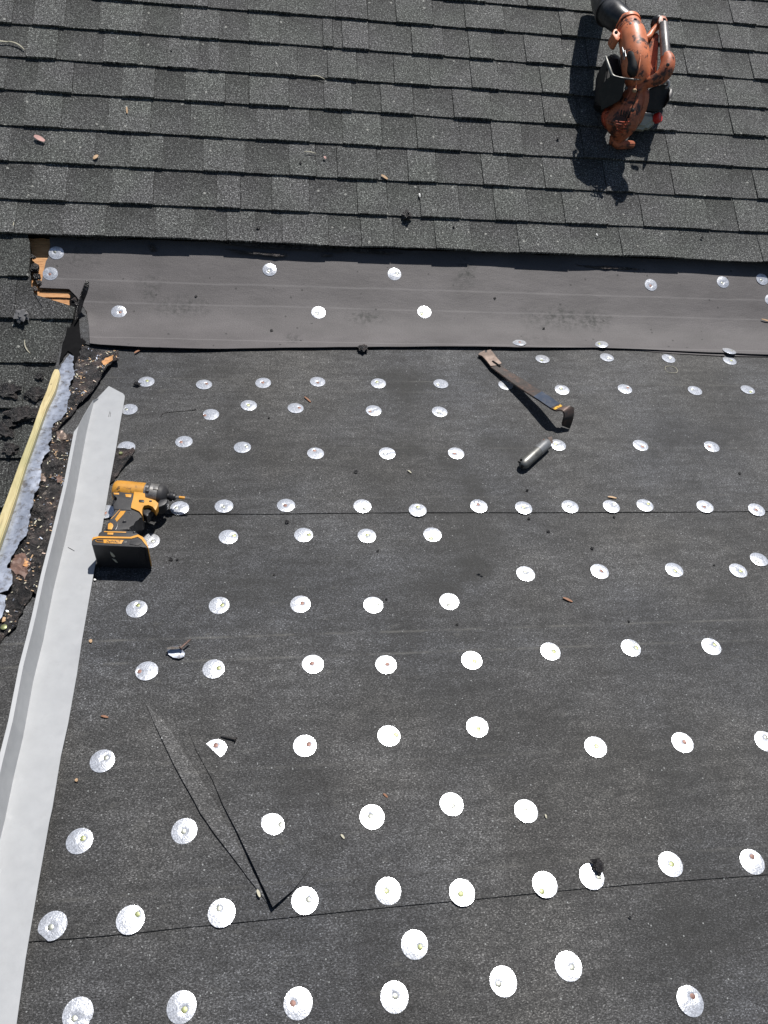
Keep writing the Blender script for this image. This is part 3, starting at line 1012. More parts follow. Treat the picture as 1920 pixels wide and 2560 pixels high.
def surf_of(i):
    x, y = DISCS[i][:2]
    if y < 885 and i <= 13:
        return hs
    v = V1(x, y)
    u = hit(1, x, y)[0]
    def seam(S, u):
        for (a, b), (c, d) in zip(S, S[1:]):
            if a <= u <= c: return b + (d - b) * (u - a) / (c - a)
        return S[-1][1]
    if v > seam(S1, u) - .012: return lambda u, v: L3 + wav(u, v)
    if v > seam(S2, u) - .012: return hm
    return lambda u, v: wav(u, v)


for i, (x, y, nx, ny) in enumerate(DISCS):
    rr = random.Random(i * 7 + 3)
    hf = surf_of(i)
    u0, v0 = hit_surf(x, y, hf)
    un, vn = hit_surf(nx, ny, hf)
    e = .012
    du = Vector((2 * e, 0, 0)); 
    T1 = (W(1, u0 + e, v0, hf(u0 + e, v0)) - W(1, u0 - e, v0, hf(u0 - e, v0))).normalized()
    T2 = (W(1, u0, v0 + e, hf(u0, v0 + e)) - W(1, u0, v0 - e, hf(u0, v0 - e))).normalized()
    N = T1.cross(T2).normalized(); T2 = N.cross(T1)
    base = W(1, u0, v0, hf(u0, v0) + .0012)
    tilt = Vector((rr.uniform(-1, 1), rr.uniform(-1, 1))) * .028
    if i in (11, 12, 13): tilt = Vector((rr.uniform(-.12, .12), -.10))
    nl = Vector(((W(1, un, vn) - W(1, u0, v0)).dot(T1), (W(1, un, vn) - W(1, u0, v0)).dot(T2)))
    if nl.length > R_CAP * .72: nl = nl.normalized() * R_CAP * .72
    fold = rr.uniform(.0, .6)
    fa = rr.uniform(0, 2 * pi)
    dome = rr.uniform(.0004, .0014) if i not in (11, 12, 13) else .003
    cut = CUTS.get(i)

    def hh(p):
        d = (p - nl).length
        h = dome * (1 - (p.length / R_CAP) ** 2)
        h -= (.0013 + .0006 * fold) * math.exp(-(d / .0042) ** 2)            # driven-in dimple round the nail
        dr = Vector((cos(fa), sin(fa)))
        q = (p - nl).dot(Vector((-dr.y, dr.x)))
        if (p - nl).dot(dr) > 0:
            h -= .0007 * fold * math.exp(-(q / .0028) ** 2)                  # faint crease from the nail to the rim
        if i == 48 and (p - nl).y > 0:
            h += .0022 * math.exp(-(abs(p.x - nl.x) - .004) ** 2 / .000004)
        return h + tilt.x * p.x + tilt.y * p.y
    V3, F = [], []
    nr, ns = 7, 40
    rings = []
    for a in range(nr + 1):
        ring = []
        for s in range(ns):
            an = 2 * pi * s / ns
            r = R_CAP * (a / nr) ** .9
            c = nl * (1 - (a / nr)) + Vector((cos(an), sin(an))) * r
            if cut:
                nn = Vector(cut[:2]).normalized()
                ex = c.dot(nn) - cut[2] * R_CAP + (.0006 * noise.noise(Vector((c.x * 500, c.y * 500, 0))) if i == 34 else 0)
                if ex > 0: c = c - nn * ex
            ring.append(len(V3))
            V3.append(base + T1 * c.x + T2 * c.y + N * hh(c))
        rings.append(ring)
    for a in range(nr):
        for s in range(ns):
            s2 = (s + 1) % ns
            F.append((rings[a][s], rings[a + 1][s], rings[a + 1][s2], rings[a][s2]))
    low = []
    for s in range(ns):
        low.append(len(V3)); V3.append(V3[rings[-1][s]] - N * .0005)
    for s in range(ns):
        s2 = (s + 1) % ns
        F.append((rings[-1][s], low[s], low[s2], rings[-1][s2]))
    me = mesh('roofing_disc', V3, F, None, True)
    bm = bmesh.new(); bm.from_mesh(me)
    bmesh.ops.remove_doubles(bm, verts=bm.verts, dist=1e-6)
    bm.to_mesh(me); bm.free()
    me.polygons.foreach_set('use_smooth', [True] * len(me.polygons))
    auto_smooth(me, 50)
    o = put('roofing_disc', me, MAT['cap'], label=LAB.get(i, 'round metal cap'), cat='roofing cap', group='round metal caps nailed over the roofing felt', loc=base)
    nb = base + T1 * nl.x + T2 * nl.y + N * (hh(nl) + .0002)
    prof = [(0, .0038), (.35, .0047), (.8, .0045), (1, .0034)]
    lathe('nail_head', nb - N * .0008, nb + N * .0011 + (T1 * rr.uniform(-1, 1) + T2 * rr.uniform(-1, 1)) * .0002, prof, MAT[NAILS[rr.randrange(6)]], o, n=14)

# ------------------------------------------------------------------ left edge: stick, flashing, torn tar
def raised(poly, hmax, hmin=.004, seed=1, fr=40, base=.008):
    def f(u, v):
        n = noise.noise(Vector((u * fr, v * fr, seed))) * .5 + .5 * noise.noise(Vector((u * fr * 2.7, v * fr * 2.7, seed + 3)))
        n2 = abs(noise.noise(Vector((u * fr * .5, v * fr * .5, seed + 9))))
        return base + hmin + (hmax - hmin) * max(0, .35 + n * .9 + n2 * .5)
    return f


# galvanised flashing, crumpled, ragged right edge
fl_px = [(172, 884), (184, 890), (182, 912), (187, 938), (178, 950), (172, 968), (176, 984), (168, 1004), (166, 1030), (152, 1050), (138, 1056),
         (128, 1072), (130, 1090), (120, 1112), (124, 1126), (112, 1140), (100, 1166), (104, 1186), (96, 1222), (86, 1240), (80, 1268),
         (72, 1300), (70, 1330), (52, 1350), (44, 1368), (30, 1390), (14, 1424), (-10, 1440), (-30, 1470), (-60, 1470), (-36, 1380), (-6, 1312), (30, 1225), (62, 1135), (92, 1060), (112, 1010), (134, 950)]
def h_fl(u, v):
    d = u - RAKE
    c = .0050 * noise.noise(Vector((u * 14, v * 6, 1))) + .0008 * noise.noise(Vector((u * 60, v * 40, 2))) + .0005 * noise.noise(Vector((u * 170, v * 150, 3)))
    return .021 + c * .75 - max(0, -d) * .25
sheet('metal_flashing', rag(hits(1, fl_px, .021), .0022, .0045, 5), 1, h_fl, .0055, .0006, MAT['flash'], label='crumpled shiny metal flashing with ragged edge beside the wooden stick', cat='flashing', smooth=True)
fl2 = [(0, 1438), (14, 1424), (30, 1428), (34, 1446), (33, 1464), (22, 1482), (8, 1486), (-12, 1490), (-30, 1470)]
sheet('metal_scrap', rag(hits(1, fl2, .016), .0014, .005, 9), 1, lambda u, v: .023 + .5 * (h_fl(u, v) - .021), .005, .0006, MAT['flash'], label='torn piece of shiny metal low at the left edge of the roof', cat='metal scrap')
fl3 = [(-30, 1494), (2, 1492), (18, 1496), (16, 1520), (8, 1548), (0, 1560), (-30, 1580)]
sheet('metal_scrap', rag(hits(1, fl3, .014), .0014, .005, 2), 1, lambda u, v: .022 + .6 * (h_fl(u, v) - .021), .005, .0006, MAT['flash'], label='lowest sliver of torn shiny metal at the left picture edge', cat='metal scrap')

# wooden stick (treated lath)
def bar(name, L, R, pl, h1, th, mat, **k):
    """long bar given by measured left and right edges at height h1"""
    n = len(L)
    V3, F = [], []
    for (a, b) in zip(L, R):
        ha = h1(a[1]) if callable(h1) else h1
        qa = hit(pl, a[0], a[1], ha); qb = hit(pl, b[0], b[1], ha)
        V3 += [W(pl, qa[0], qa[1], ha), W(pl, qb[0], qb[1], ha), W(pl, qb[0], qb[1], ha - th), W(pl, qa[0], qa[1], ha - th)]
    for i in range(n - 1):
        for k2 in range(4):
            F.append((i * 4 + k2, i * 4 + (k2 + 1) % 4, i * 4 + 4 + (k2 + 1) % 4, i * 4 + 4 + k2))
    F.append((3, 2, 1, 0)); F.append(tuple(range((n - 1) * 4, n * 4)))
    me = mesh(name, V3, F)
    bm = bmesh.new(); bm.from_mesh(me)
    bmesh.ops.recalc_face_normals(bm, faces=bm.faces)
    bmesh.ops.bevel(bm, geom=list(bm.edges), offset=.0018, segments=2, affect='EDGES', clamp_overlap=True)
    bm.to_mesh(me); bm.free()
    me.polygons.foreach_set('use_smooth', [True] * len(me.polygons)); auto_smooth(me, 35)
    return put(name, me, mat, **k)
SL = [(136, 922), (131, 932), (117, 974), (100, 1014), (80, 1074), (49, 1155), (19, 1237), (-22, 1345), (-64, 1460)]
SR = [(146, 922), (149, 933), (137, 975), (116, 1018), (92, 1083), (64, 1163), (38, 1246), (1, 1353), (-37, 1465)]
st = bar('wooden_stick', SL, SR, 1, .034, .014, MAT['lath'], label='pale yellowish wooden stick lying along the left edge of the roof', cat='stick')

# torn, tar-caked felt
flapA = [(203, 862), (222, 866), (262, 872), (297, 880), (297, 902), (283, 903), (271, 915), (255, 936), (246, 955), (228, 981), (206, 1000), (190, 1012), (176, 1034), (163, 1046), (141, 1071), (124, 1076), (118, 1066), (140, 1052), (156, 1030), (165, 1008), (172, 985), (178, 960), (184, 930), (190, 900)]
def h_A(u, v):
    q = rA(u, v)
    n = noise.noise(Vector((u * 35, v * 35, 1))) * .004 + noise.noise(Vector((u * 95, v * 95, 3))) * .003
    return .013 + q + n
e1 = hit(1, 297, 890, .02); e2 = hit(1, 141, 1071, .02)
def rA(u, v):                        # rises towards its free right-hand edge
    ax = Vector((e1[0] - e2[0], e1[1] - e2[1])); L = ax.length; ax.normalize()
    p = Vector((u - e2[0], v - e2[1]))
    t = p.dot(ax) / L
    d = p.x * ax.y - p.y * ax.x     # right of the line
    return max(0, .018 * (t ** 1.0 if t > 0 else 0) * min(1, max(0, (d + .035) / .05)) + .004 * math.sin(t * 19))
flap = sheet('torn_felt_flap', rag(hits(1, flapA, .02), .003, .008, 2), 1, h_A, .0040, .0025, MAT['tar'], label='tar-caked flap of torn felt curling up beside the corner', cat='torn felt')
patch = [(250, 890), (262, 880), (282, 880), (276, 892), (262, 904)]
sheet('rust_patch', rag(hits(1, patch, .034), .0025, .005, 4), 1, lambda u, v: h_A(u, v) + .0022 + .001 * noise.noise(Vector((u * 150, v * 150, 1))), .004, .001, MAT['deck'], flap, label='scrap of bare wood fibre stuck on the flap')

debB = [(124, 1070), (150, 1074), (180, 1080), (197, 1094), (204, 1120), (196, 1160), (178, 1190), (170, 1240), (150, 1330), (132, 1420), (108, 1500), (84, 1478), (64, 1500), (46, 1536), (28, 1571), (0, 1600), (-40, 1660), (-60, 1600), (-30, 1490), (10, 1420),
        (40, 1360), (62, 1330), (68, 1290), (78, 1240), (86, 1210), (96, 1170), (112, 1130), (118, 1095)]
fB = raised(None, .0125, .001, 4, 62, .004)
debris = sheet('tar_strip', rag(hits(1, debB, .015), .004, .010, 7), 1, fB, .0038, .004, MAT['tar'], label='long caked strip of old tar and brown felt beside the grey trim', cat='old tar')
for k, (pts, m) in enumerate([([(138, 1072), (156, 1070), (166, 1082), (160, 1094), (142, 1090)], 'bar_end'), ([(92, 1180), (112, 1176), (112, 1196), (100, 1196)], 'bar_end'), ([(140, 1186), (152, 1184), (152, 1200), (142, 1200)], 'rust'),
                              ([(30, 1380), (60, 1376), (74, 1400), (60, 1440), (40, 1430), (20, 1420)], 'rust'), ([(60, 1392), (74, 1400), (66, 1412), (58, 1406)], 'deck')]):
    sheet('felt_crust', rag(hits(1, pts, .02), .003, .005, k), 1, lambda u, v: fB(u, v) + .0018 + .0016 * noise.noise(Vector((u * 140, v * 140, 1))), .0045, .001, MAT[m], debris)
for k, (x, y) in enumerate([(4, 1542), (7, 1562)]):
    u, v = hit(1, x, y, .02)
    b = W(1, u, v, fB(u, v) + .001)
    N1 = PL[1][2]
    lathe('old_nail_head', b, b + N1 * .002, [(0, .0058), (.6, .0062), (1, .005)], MAT['tan' if k == 0 else 'nail_olive'], debris, n=14)
debC = [(286, 1117), (300, 1115), (318, 1121), (333, 1124), (337, 1134), (328, 1146), (317, 1157), (300, 1172), (279, 1200), (262, 1210), (268, 1150)]
dc = sheet('tar_scrap', rag(hits(1, debC, .016), .003, .007, 3), 1, lambda u, v: .0105 + .002 * noise.noise(Vector((u * 60, v * 60, 2))) + .0015 * noise.noise(Vector((u * 140, v * 140, 2))) + 2.2 * max(0, u - .0 - hit(1, 300, 1150)[0]) ** 1.5, .0045, .003, MAT['tar'], label='small tarry scrap poking out right of the grey trim above the driver', cat='tar scrap')
def flakes(name, poly_px, hf, count, seed, parent):
    rr = random.Random(seed)
    pq = hits(1, poly_px, .018)
    xs = [p[0] for p in pq]; ys = [p[1] for p in pq]
    V3, F = [], []
    n_ = 0
    while n_ < count:
        u, v = rr.uniform(min(xs), max(xs)), rr.uniform(min(ys), max(ys))
        if not inside((u, v), pq) or noise.noise(Vector((u * 30, v * 30, seed))) < -.05: continue
        n_ += 1
        a = rr.uniform(0, pi); L = rr.choice([.0012, .002, .0035]) * rr.uniform(.6, 1.4); w_ = rr.uniform(.0005, .0014)
        dx, dy = cos(a), sin(a); h = hf(u, v) + .0006; tz = rr.uniform(-.6, .6)
        b = len(V3)
        for sx_, sy_ in ((-1, -1), (1, -1), (1.2, 1), (-.7, 1)):
            V3.append(W(1, u + dx * L * sx_ - dy * w_ * sy_, v + dy * L * sx_ + dx * w_ * sy_, h + tz * L * sx_ * .5 + .0008))
        for q_ in range(4): V3.append(V3[b + q_] - PL[1][2] * .0009)
        F += [(b, b + 1, b + 2, b + 3)] + [(b + (q_ + 1) % 4, b + q_, b + 4 + q_, b + 4 + (q_ + 1) % 4) for q_ in range(4)]
    mats = [MAT['bar_end'], MAT['straw'], MAT['tan'], MAT['flash']]
    me = mesh(name, V3, F)
    o_ = put(name, me, mats, parent, kind='stuff')
    for i_, p_ in enumerate(me.polygons): p_.material_index = (i_ // 5 * 7) % 4
    return o_
flakes('tar_flakes', flapA, h_A, 130, 1, flap)
flakes('tar_flakes', debB, fB, 260, 2, debris)
u, v = hit(1, 301, 1129, .018)
lathe('old_nail_head', W(1, u, v, .011), W(1, u, v, .0150), [(0, .0045), (.6, .0048), (1, .0035)], MAT['nail_olive'], dc, n=14)

# black sheet painting the shade of the void behind the corner; torn edge of the shingles and the curled sliver of felt
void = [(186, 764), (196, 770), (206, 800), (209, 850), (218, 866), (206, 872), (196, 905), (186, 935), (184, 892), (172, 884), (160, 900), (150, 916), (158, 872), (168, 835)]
sheet('shade_patch', rag(hits(1, void, .0), .003, .008, 6), 1, lambda u, v: max(.0095, strip_h(u, v) + .001) + .0015 * noise.noise(Vector((u * 80, v * 80, 2))), .007, .012, MAT['core'], label='black tar hollow at the corner between shingles and felt', cat='tar patch')  # not tar: black sheet painting the shade of the corner void
tw = [(218, 702), (223, 706), (222, 722), (213, 740), (206, 757), (201, 775), (196, 790), (191, 790), (194, 765), (203, 728)]
sl = []
def slab3(name, pairs, th, mat, **k):
    """thin twisted slab through measured (left, right) edge pairs, each with its own height over plane 1"""
    A = [P(1, *p[:2], p[2]) for p, q in pairs]; B = [P(1, *q[:2], q[2]) for p, q in pairs]
    n = len(A)
    top = []; bot = []
    for i in range(n):
        t = (A[min(i + 1, n - 1)] + B[min(i + 1, n - 1)] - A[max(i - 1, 0)] - B[max(i - 1, 0)]).normalized()
        w = (B[i] - A[i]).normalized()
        nn = w.cross(t).normalized()
        if nn.dot(PL[1][2]) < 0 and i == 0: nn = -nn
        elif i > 0 and nn.dot(last) < 0: nn = -nn
        last = nn
        top.append((A[i], B[i])); bot.append((A[i] - nn * th, B[i] - nn * th))
    V3 = []
    for i in range(n): V3 += [top[i][0], top[i][1], bot[i][1], bot[i][0]]
    F = []
    for i in range(n - 1):
        for q in range(4):
            F.append((i * 4 + q, i * 4 + (q + 1) % 4, i * 4 + 4 + (q + 1) % 4, i * 4 + 4 + q))
    F.append((3, 2, 1, 0)); F.append(tuple(range((n - 1) * 4, n * 4)))
    me = mesh(name, V3, F)
    bm = bmesh.new(); bm.from_mesh(me)
    bmesh.ops.recalc_face_normals(bm, faces=bm.faces)
    if th > .002:
        bmesh.ops.bevel(bm, geom=[e for e in bm.edges if len(e.link_faces) == 2 and e.calc_face_angle(0) > .7], offset=th * .22, segments=2, affect='EDGES', clamp_overlap=True)
    bm.to_mesh(me); bm.free()
    me.polygons.foreach_set('use_smooth', [True] * len(me.polygons)); auto_smooth(me, 40)
    return put(name, me, mat, **k)


sh0 = lambda x, y, dh: (x, y, hs(*hit_surf(x, y, hs)) + dh)
slab3('curled_felt', [(sh0(186, 800, .012), sh0(197, 792, .002)), (sh0(190, 775, .022), sh0(203, 770, .006)), (sh0(196, 750, .030), sh0(208, 752, .016)), (sh0(203, 728, .036), sh0(216, 735, .026)), (sh0(211, 708, .040), sh0(222, 718, .034)), (sh0(215, 700, .042), sh0(223, 704, .040))],
      .003, MAT['tar'], label='upright curled sliver of torn felt at the left end of the grey strip', cat='torn felt')
pc = [(202, 766), (213, 776), (221, 800), (225, 840), (227, 866), (214, 862), (203, 852), (199, 820), (198, 790)]
sheet('felt_scrap', rag([hit_surf(x, y, strip_h) for x, y in pc], .0005, .01, 1), 1, lambda u, v: strip_h(u, v) + .0035, .012, .003, MAT['felt'], label='narrow piece of felt tucked beside the left end of the strip', cat='felt scrap')
# crumbs of tar along the cut shingle edge
for k, (x, y, r) in enumerate([(86, 668, .014), (90, 690, .010), (80, 640, .008), (96, 705, .009), (104, 756, .007), (122, 762, .009), (140, 764, .012), (158, 768, .009), (184, 748, .007), (190, 757, .006), (168, 800, .010), (176, 780, .009), (168, 822, .011), (160, 860, .009), (158, 895, .010), (148, 905, .009), (84, 720, .008)]):
    rr = random.Random(k)
    u, v = hit(2, x, y, -.01)
    bm = bmesh.new()
    bmesh.ops.create_icosphere(bm, subdivisions=3, radius=1)
    for vv_ in bm.verts:
        c = vv_.co.copy()
        s = 1 + .55 * noise.noise(c * 1.7 + Vector((k, 0, 0))) + .25 * noise.noise(c * 4.5 + Vector((k, 3, 0)))
        c = c * s
        vv_.co = W(2, u, v, -.016) + PL[2][0] * c.x * r + PL[2][1] * c.y * r * .9 + PL[2][2] * c.z * r * .6
    me = bpy.data.meshes.new('tar_crumb'); bm.to_mesh(me); bm.free()
    me.polygons.foreach_set('use_smooth', [True] * len(me.polygons))
    put('tar_crumb', me, MAT['tar'] if k % 3 else MAT['black_tar'], steep_roof)

# ------------------------------------------------------------------ pale grey metal trim lying on the felt
TRr = [(312, 990), (311, 1000), (300, 1060), (289, 1127), (275, 1203), (257, 1310), (234, 1434), (205, 1600), (192, 1687), (170, 1810), (152, 1891), (131, 2019), (123, 2055), (95, 2213), (64, 2395), (41, 2560), (12, 2740)]
TRf = [(236, 1003), (235, 1006), (226, 1040), (217, 1078), (201, 1165), (185, 1255), (162, 1356), (133, 1477), (108, 1600), (83, 1702), (58, 1841), (35, 1938), (12, 2050), (0, 2100), (-30, 2230), (-70, 2400), (-110, 2560), (-150, 2740)]
TRh = [(236, 1003), (222, 1040), (203, 1087), (174, 1159), (158, 1186), (153, 1217), (140, 1270), (127, 1327), (113, 1405), (95, 1463), (71, 1600), (58, 1656), (35, 1741), (0, 1895), (-30, 2020), (-70, 2190), (-110, 2360), (-160, 2560), (-200, 2740)]
TRo = [(236, 1003), (221, 1040), (202, 1087), (172, 1159), (157, 1186), (147, 1217), (132, 1270), (119, 1340), (108, 1385), (92, 1440), (61, 1600), (50, 1641), (23, 1741), (0, 1857), (-45, 2020), (-85, 2190), (-127, 2360), (-178, 2560), (-220, 2740)]
BH = .0135      # the felt laps lie below it


def trim_h(t):           # height of the upstand: zero at the tip, then full
    return BH + .038 * min(1, max(0, t) / .20)


def resamp(pl, n):
    d = [0]
    for a, b in zip(pl, pl[1:]): d.append(d[-1] + math.hypot(b[0] - a[0], b[1] - a[1]))
    out = []
    for i in range(n + 1):
        s = d[-1] * i / n
        for j in range(len(pl) - 1):
            if d[j + 1] >= s or j == len(pl) - 2:
                t = (s - d[j]) / max(1e-9, d[j + 1] - d[j]); t = max(0, min(1, t))
                out.append((pl[j][0] + (pl[j + 1][0] - pl[j][0]) * t, pl[j][1] + (pl[j + 1][1] - pl[j][1]) * t)); break
    return out


yaxis = [1003, 1040, 1087, 1140, 1186, 1217, 1260, 1310, 1356, 1405, 1477, 1540, 1600, 1702, 1800, 1938, 2050, 2200, 2400, 2560, 2740]
def atY(pl, y):
    if y <= pl[0][1]: return pl[0][0]
    for (x1, y1), (x2, y2) in zip(pl, pl[1:]):
        if y1 <= y <= y2: return x1 + (x2 - x1) * (y - y1) / max(1e-9, y2 - y1)
    return pl[-1][0]
yh0 = 1186
v_tip = V1(236, 1003); v_full = V1(165, 1200)
flat, up_, hem = [], [], []
root = thing('metal_trim', 'long pale grey L-shaped metal trim with pointed end lying along the left', 'metal trim', W(1, *hit(1, 250, 1300), 0.0))
top_poly = [hit(1, x, y, BH) for x, y in [(272, 965), (308, 984), (312, 990)]] + [hit(1, x, y, BH) for x, y in TRr[1:]] + [hit(1, x, y, BH) for x, y in reversed(TRf)]
sheet('trim_face', top_poly, 1, lambda u, v: BH + .0010 * noise.noise(Vector((u * 5, v * 4, 1))) + .0004 * noise.noise(Vector((u * 25, v * 25, 1))), .03, .0011, MAT['trim'], root)
# upstand: from the fold line up; its foot is on the fold
V3, F = [], []
def fold_uv(v):
    q = [hit(1, x, y, BH) for x, y in TRf]
    for a, b in zip(q, q[1:]):
        if b[1] <= v <= a[1]: return a[0] + (b[0] - a[0]) * (v - a[1]) / (b[1] - a[1])
    return q[-1][0]
n = 46
rows_ = []
v0_, v1_ = v_tip, V1(-150, 2740)
for i in range(n + 1):
    t = i / n
    v = v0_ + (v1_ - v0_) * (t ** 1.3)
    u = fold_uv(v)
    k = min(1, (v0_ - v) / .175)
    hh_ = BH + .0005 + .054 * k
    lean = -.004 * k
    hw = .0065 * max(0, min(1, ((v0_ - v) - .170) / .012))
    rows_.append([W(1, u, v, BH - .0004), W(1, u + lean, v, hh_), W(1, u + lean - hw - .0004, v, hh_ + .0008), W(1, u + lean - hw - .0004, v, hh_ - .0008), W(1, u + lean - .0012, v, hh_ - .0012), W(1, u - .0012, v, BH - .0004)])
for r in rows_: V3 += r
for i in range(n):
    for q in range(6):
        a = i * 6 + q; b = i * 6 + (q + 1) % 6
        F.append((a, b, b + 6, a + 6))
me = mesh('trim_upstand', V3, F, None, False)
bm = bmesh.new(); bm.from_mesh(me); bmesh.ops.recalc_face_normals(bm, faces=bm.faces); bm.to_mesh(me); bm.free()
put('trim_upstand', me, MAT['trim'], root)
for (x1, y1, x2, y2) in [(271, 1042, 275, 1028), (275, 1042, 277, 1031), (170, 1368, 186, 1377)]:
    tube('pencil_mark', [P(1, x1, y1, BH + .0008), P(1, x2, y2, BH + .0008)], .00035, MAT['core'], root, n=6)

# ------------------------------------------------------------------ impact driver lying on its side
def dz(x, y): return (200 + x / 5.53, 1160 + y / 5.53)
def dzs(pts): return [dz(*p) for p in pts]
FB = .0055       # felt surface here
AXH = FB + .036
o0 = hit(1, 290, 1330, FB)
drv = thing('impact_driver', 'yellow and black cordless impact driver lying on its side on the felt', 'impact driver', W(1, o0[0], o0[1], FB))
def dP(x, y, h): return P(1, *dz(x, y), h)
A_ = dP(462, 372, AXH); B_ = dP(1212, 448, AXH)
ax = (B_ - A_)
A_ = B_ - ax.normalized() * ax.length
R0 = .0245
lathe('motor_housing', A_, B_, [(0, .004), (.004, .013), (.012, .018), (.03, .0218), (.06, .0238), (.12, R0), (.30, R0 + .0004), (.595, R0 + .0004), (.60, R0 - .001)], MAT['yellow'], drv, n=40)
lathe('gear_case', A_, B_, [(.598, R0 - .002), (.602, R0 + .0012), (.66, R0 + .0016), (.72, R0 + .0006), (.84, R0 - .0002), (.85, R0 - .0022), (.852, R0 - .003)], MAT['grey_alu'], drv, n=40)
lathe('nose_cap', A_, B_, [(.848, R0 - .003), (.852, R0 + .0004), (.90, R0 + .0004), (.945, .0218), (.975, .0175), (1.0, .0135), (1.004, .006)], MAT['rubber'], drv, n=40)
axn = ax.normalized()
C1 = B_; 
col_ = lathe('collet', C1, C1 + axn * .0175, [(0, .0070), (.25, .0072), (.27, .0098), (.42, .0102), (.70, .0102), (.74, .0086), (1, .0078)], MAT['black'], drv, n=24)
C2 = C1 + axn * .0175
lathe('driver_bit', C2 - axn * .002, C2 + axn * .0335, [(0, .0032), (.68, .0032), (.72, .0022), (.90, .0021), (1, .0012)], MAT['grey_alu'], drv, n=6)
lathe('bit_band', C2 + axn * .0075, C2 + axn * .0205, [(0, .0034), (.05, .0036), (.95, .0036), (1, .0034)], MAT['yellow_clean'], drv, n=12)
# raised badge and vent on the gear case
extr('gear_case_badge', dzs([(1012, 312), (1078, 316), (1075, 356), (1008, 352)]), 1, AXH + .012, AXH + .0255, MAT['grey_alu'], drv, .0006, ph=AXH + .0245)
extr('gear_case_clip', dzs([(925, 262), (985, 264), (965, 330), (950, 380), (905, 380), (900, 330)]), 1, AXH + .008, AXH + .0258, MAT['rubber'], drv, .0012, ph=AXH + .0245)
# dark lower band of the motor body, handle and their yellow lines
extr('grip_frame', dzs([(452, 392), (600, 398), (745, 402), (750, 430), (735, 520), (705, 600), (720, 640), (700, 655), (560, 640), (470, 640), (455, 560), (530, 500), (520, 462), (460, 452), (445, 420)]), 1, FB + .016, AXH + .0175, MAT['rubber'], drv, .0045, 3, ph=AXH + .015)
extr('handle', dzs([(640, 470), (700, 560), (705, 612), (850, 650), (872, 705), (865, 760), (800, 770), (748, 800), (712, 860), (690, 925), (520, 940), (345, 925), (375, 860), (415, 790), (480, 690), (545, 600), (560, 540)]), 1, FB + .012, AXH + .0165, MAT['rubber'], drv, .0105, 4, ph=AXH + .012)
extr('rear_grip', dzs([(455, 500), (520, 460), (690, 480), (690, 560), (640, 600), (560, 640), (510, 640), (470, 600), (450, 550)]), 1, FB + .008, AXH + .0095, MAT['black'], drv, .006, 3, ph=AXH + .006)
extr('yellow_body', dzs([(745, 385), (900, 390), (898, 470), (985, 486), (1040, 505), (1085, 545), (1068, 600), (1045, 645), (1035, 640), (1010, 592), (950, 566), (885, 574), (862, 610), (852, 660), (868, 712), (858, 716), (826, 656), (765, 632), (703, 610), (712, 560), (740, 480)]), 1, AXH + .002, AXH + .020, MAT['yellow_clean'], drv, .0028, 3, ph=AXH + .019)
extr('trigger', dzs([(872, 602), (900, 578), (950, 572), (1012, 596), (985, 620), (962, 655), (955, 710), (930, 735), (890, 715), (868, 690), (862, 640)]), 1, FB + .022, AXH + .010, MAT['black'], drv, .004, 3, ph=AXH + .008)
extr('lamp_ring', dzs([(1085, 530), (1110, 505), (1200, 490), (1222, 510), (1205, 550), (1170, 585), (1130, 600), (1075, 622), (1056, 590)]), 1, AXH - .012, AXH + .012, MAT['black'], drv, .004, 3, ph=AXH + .008)
extr('direction_switch', dzs([(818, 498), (880, 500), (892, 515), (885, 534), (825, 530), (812, 514)]), 1, AXH + .018, AXH + .0215, MAT['black'], drv, .001, ph=AXH + .020)
for pts in ([(462, 396), (540, 400), (540, 424), (470, 422)], [(624, 416), (714, 422), (702, 462), (634, 456)]):
    extr('yellow_inlay', dzs(pts), 1, AXH + .012, AXH + .0185, MAT['yellow_clean'], drv, .0006, ph=AXH + .018)
for pts in ([(482, 764), (560, 652), (634, 650), (600, 700), (510, 802)], [(384, 905), (388, 830), (420, 812), (452, 830), (462, 858), (440, 908)]):
    extr('yellow_inlay', dzs(pts), 1, AXH + .010, AXH + .0178, MAT['yellow_clean'], drv, .0006, ph=AXH + .017)
def dpath(pts, h): return [dP(x, y, h) for x, y in pts]
tube('yellow_line', dpath([(710, 440), (695, 520), (668, 598), (600, 612), (545, 640), (490, 700), (430, 760)], AXH + .0165), .0008, MAT['yellow_clean'], drv, n=6, smooth_path=4)
tube('grip_seam', dpath([(640, 655), (685, 670), (708, 705)], AXH + .0168), .0005, MAT['grey_alu'], drv, n=6, smooth_path=4)
tube('grip_seam', dpath([(478, 775), (512, 820), (516, 860), (492, 912)], AXH + .0168), .0006, MAT['grey_alu'], drv, n=6, smooth_path=4)
lathe('screw', dP(614, 805, AXH + .0150), dP(614, 805, AXH + .0176), [(0, .0042), (.8, .0042), (1, .003)], MAT['black'], drv, n=14)
lathe('screw', dP(976, 518, AXH + .0180), dP(976, 518, AXH + .0208), [(0, .0032), (.8, .0032), (1, .002)], MAT['steel'], drv, n=12)
lathe('screw', dP(752, 955, AXH + .028), dP(752, 955, AXH + .0315), [(0, .0034), (.8, .0034), (1, .002)], MAT['black'], drv, n=12)
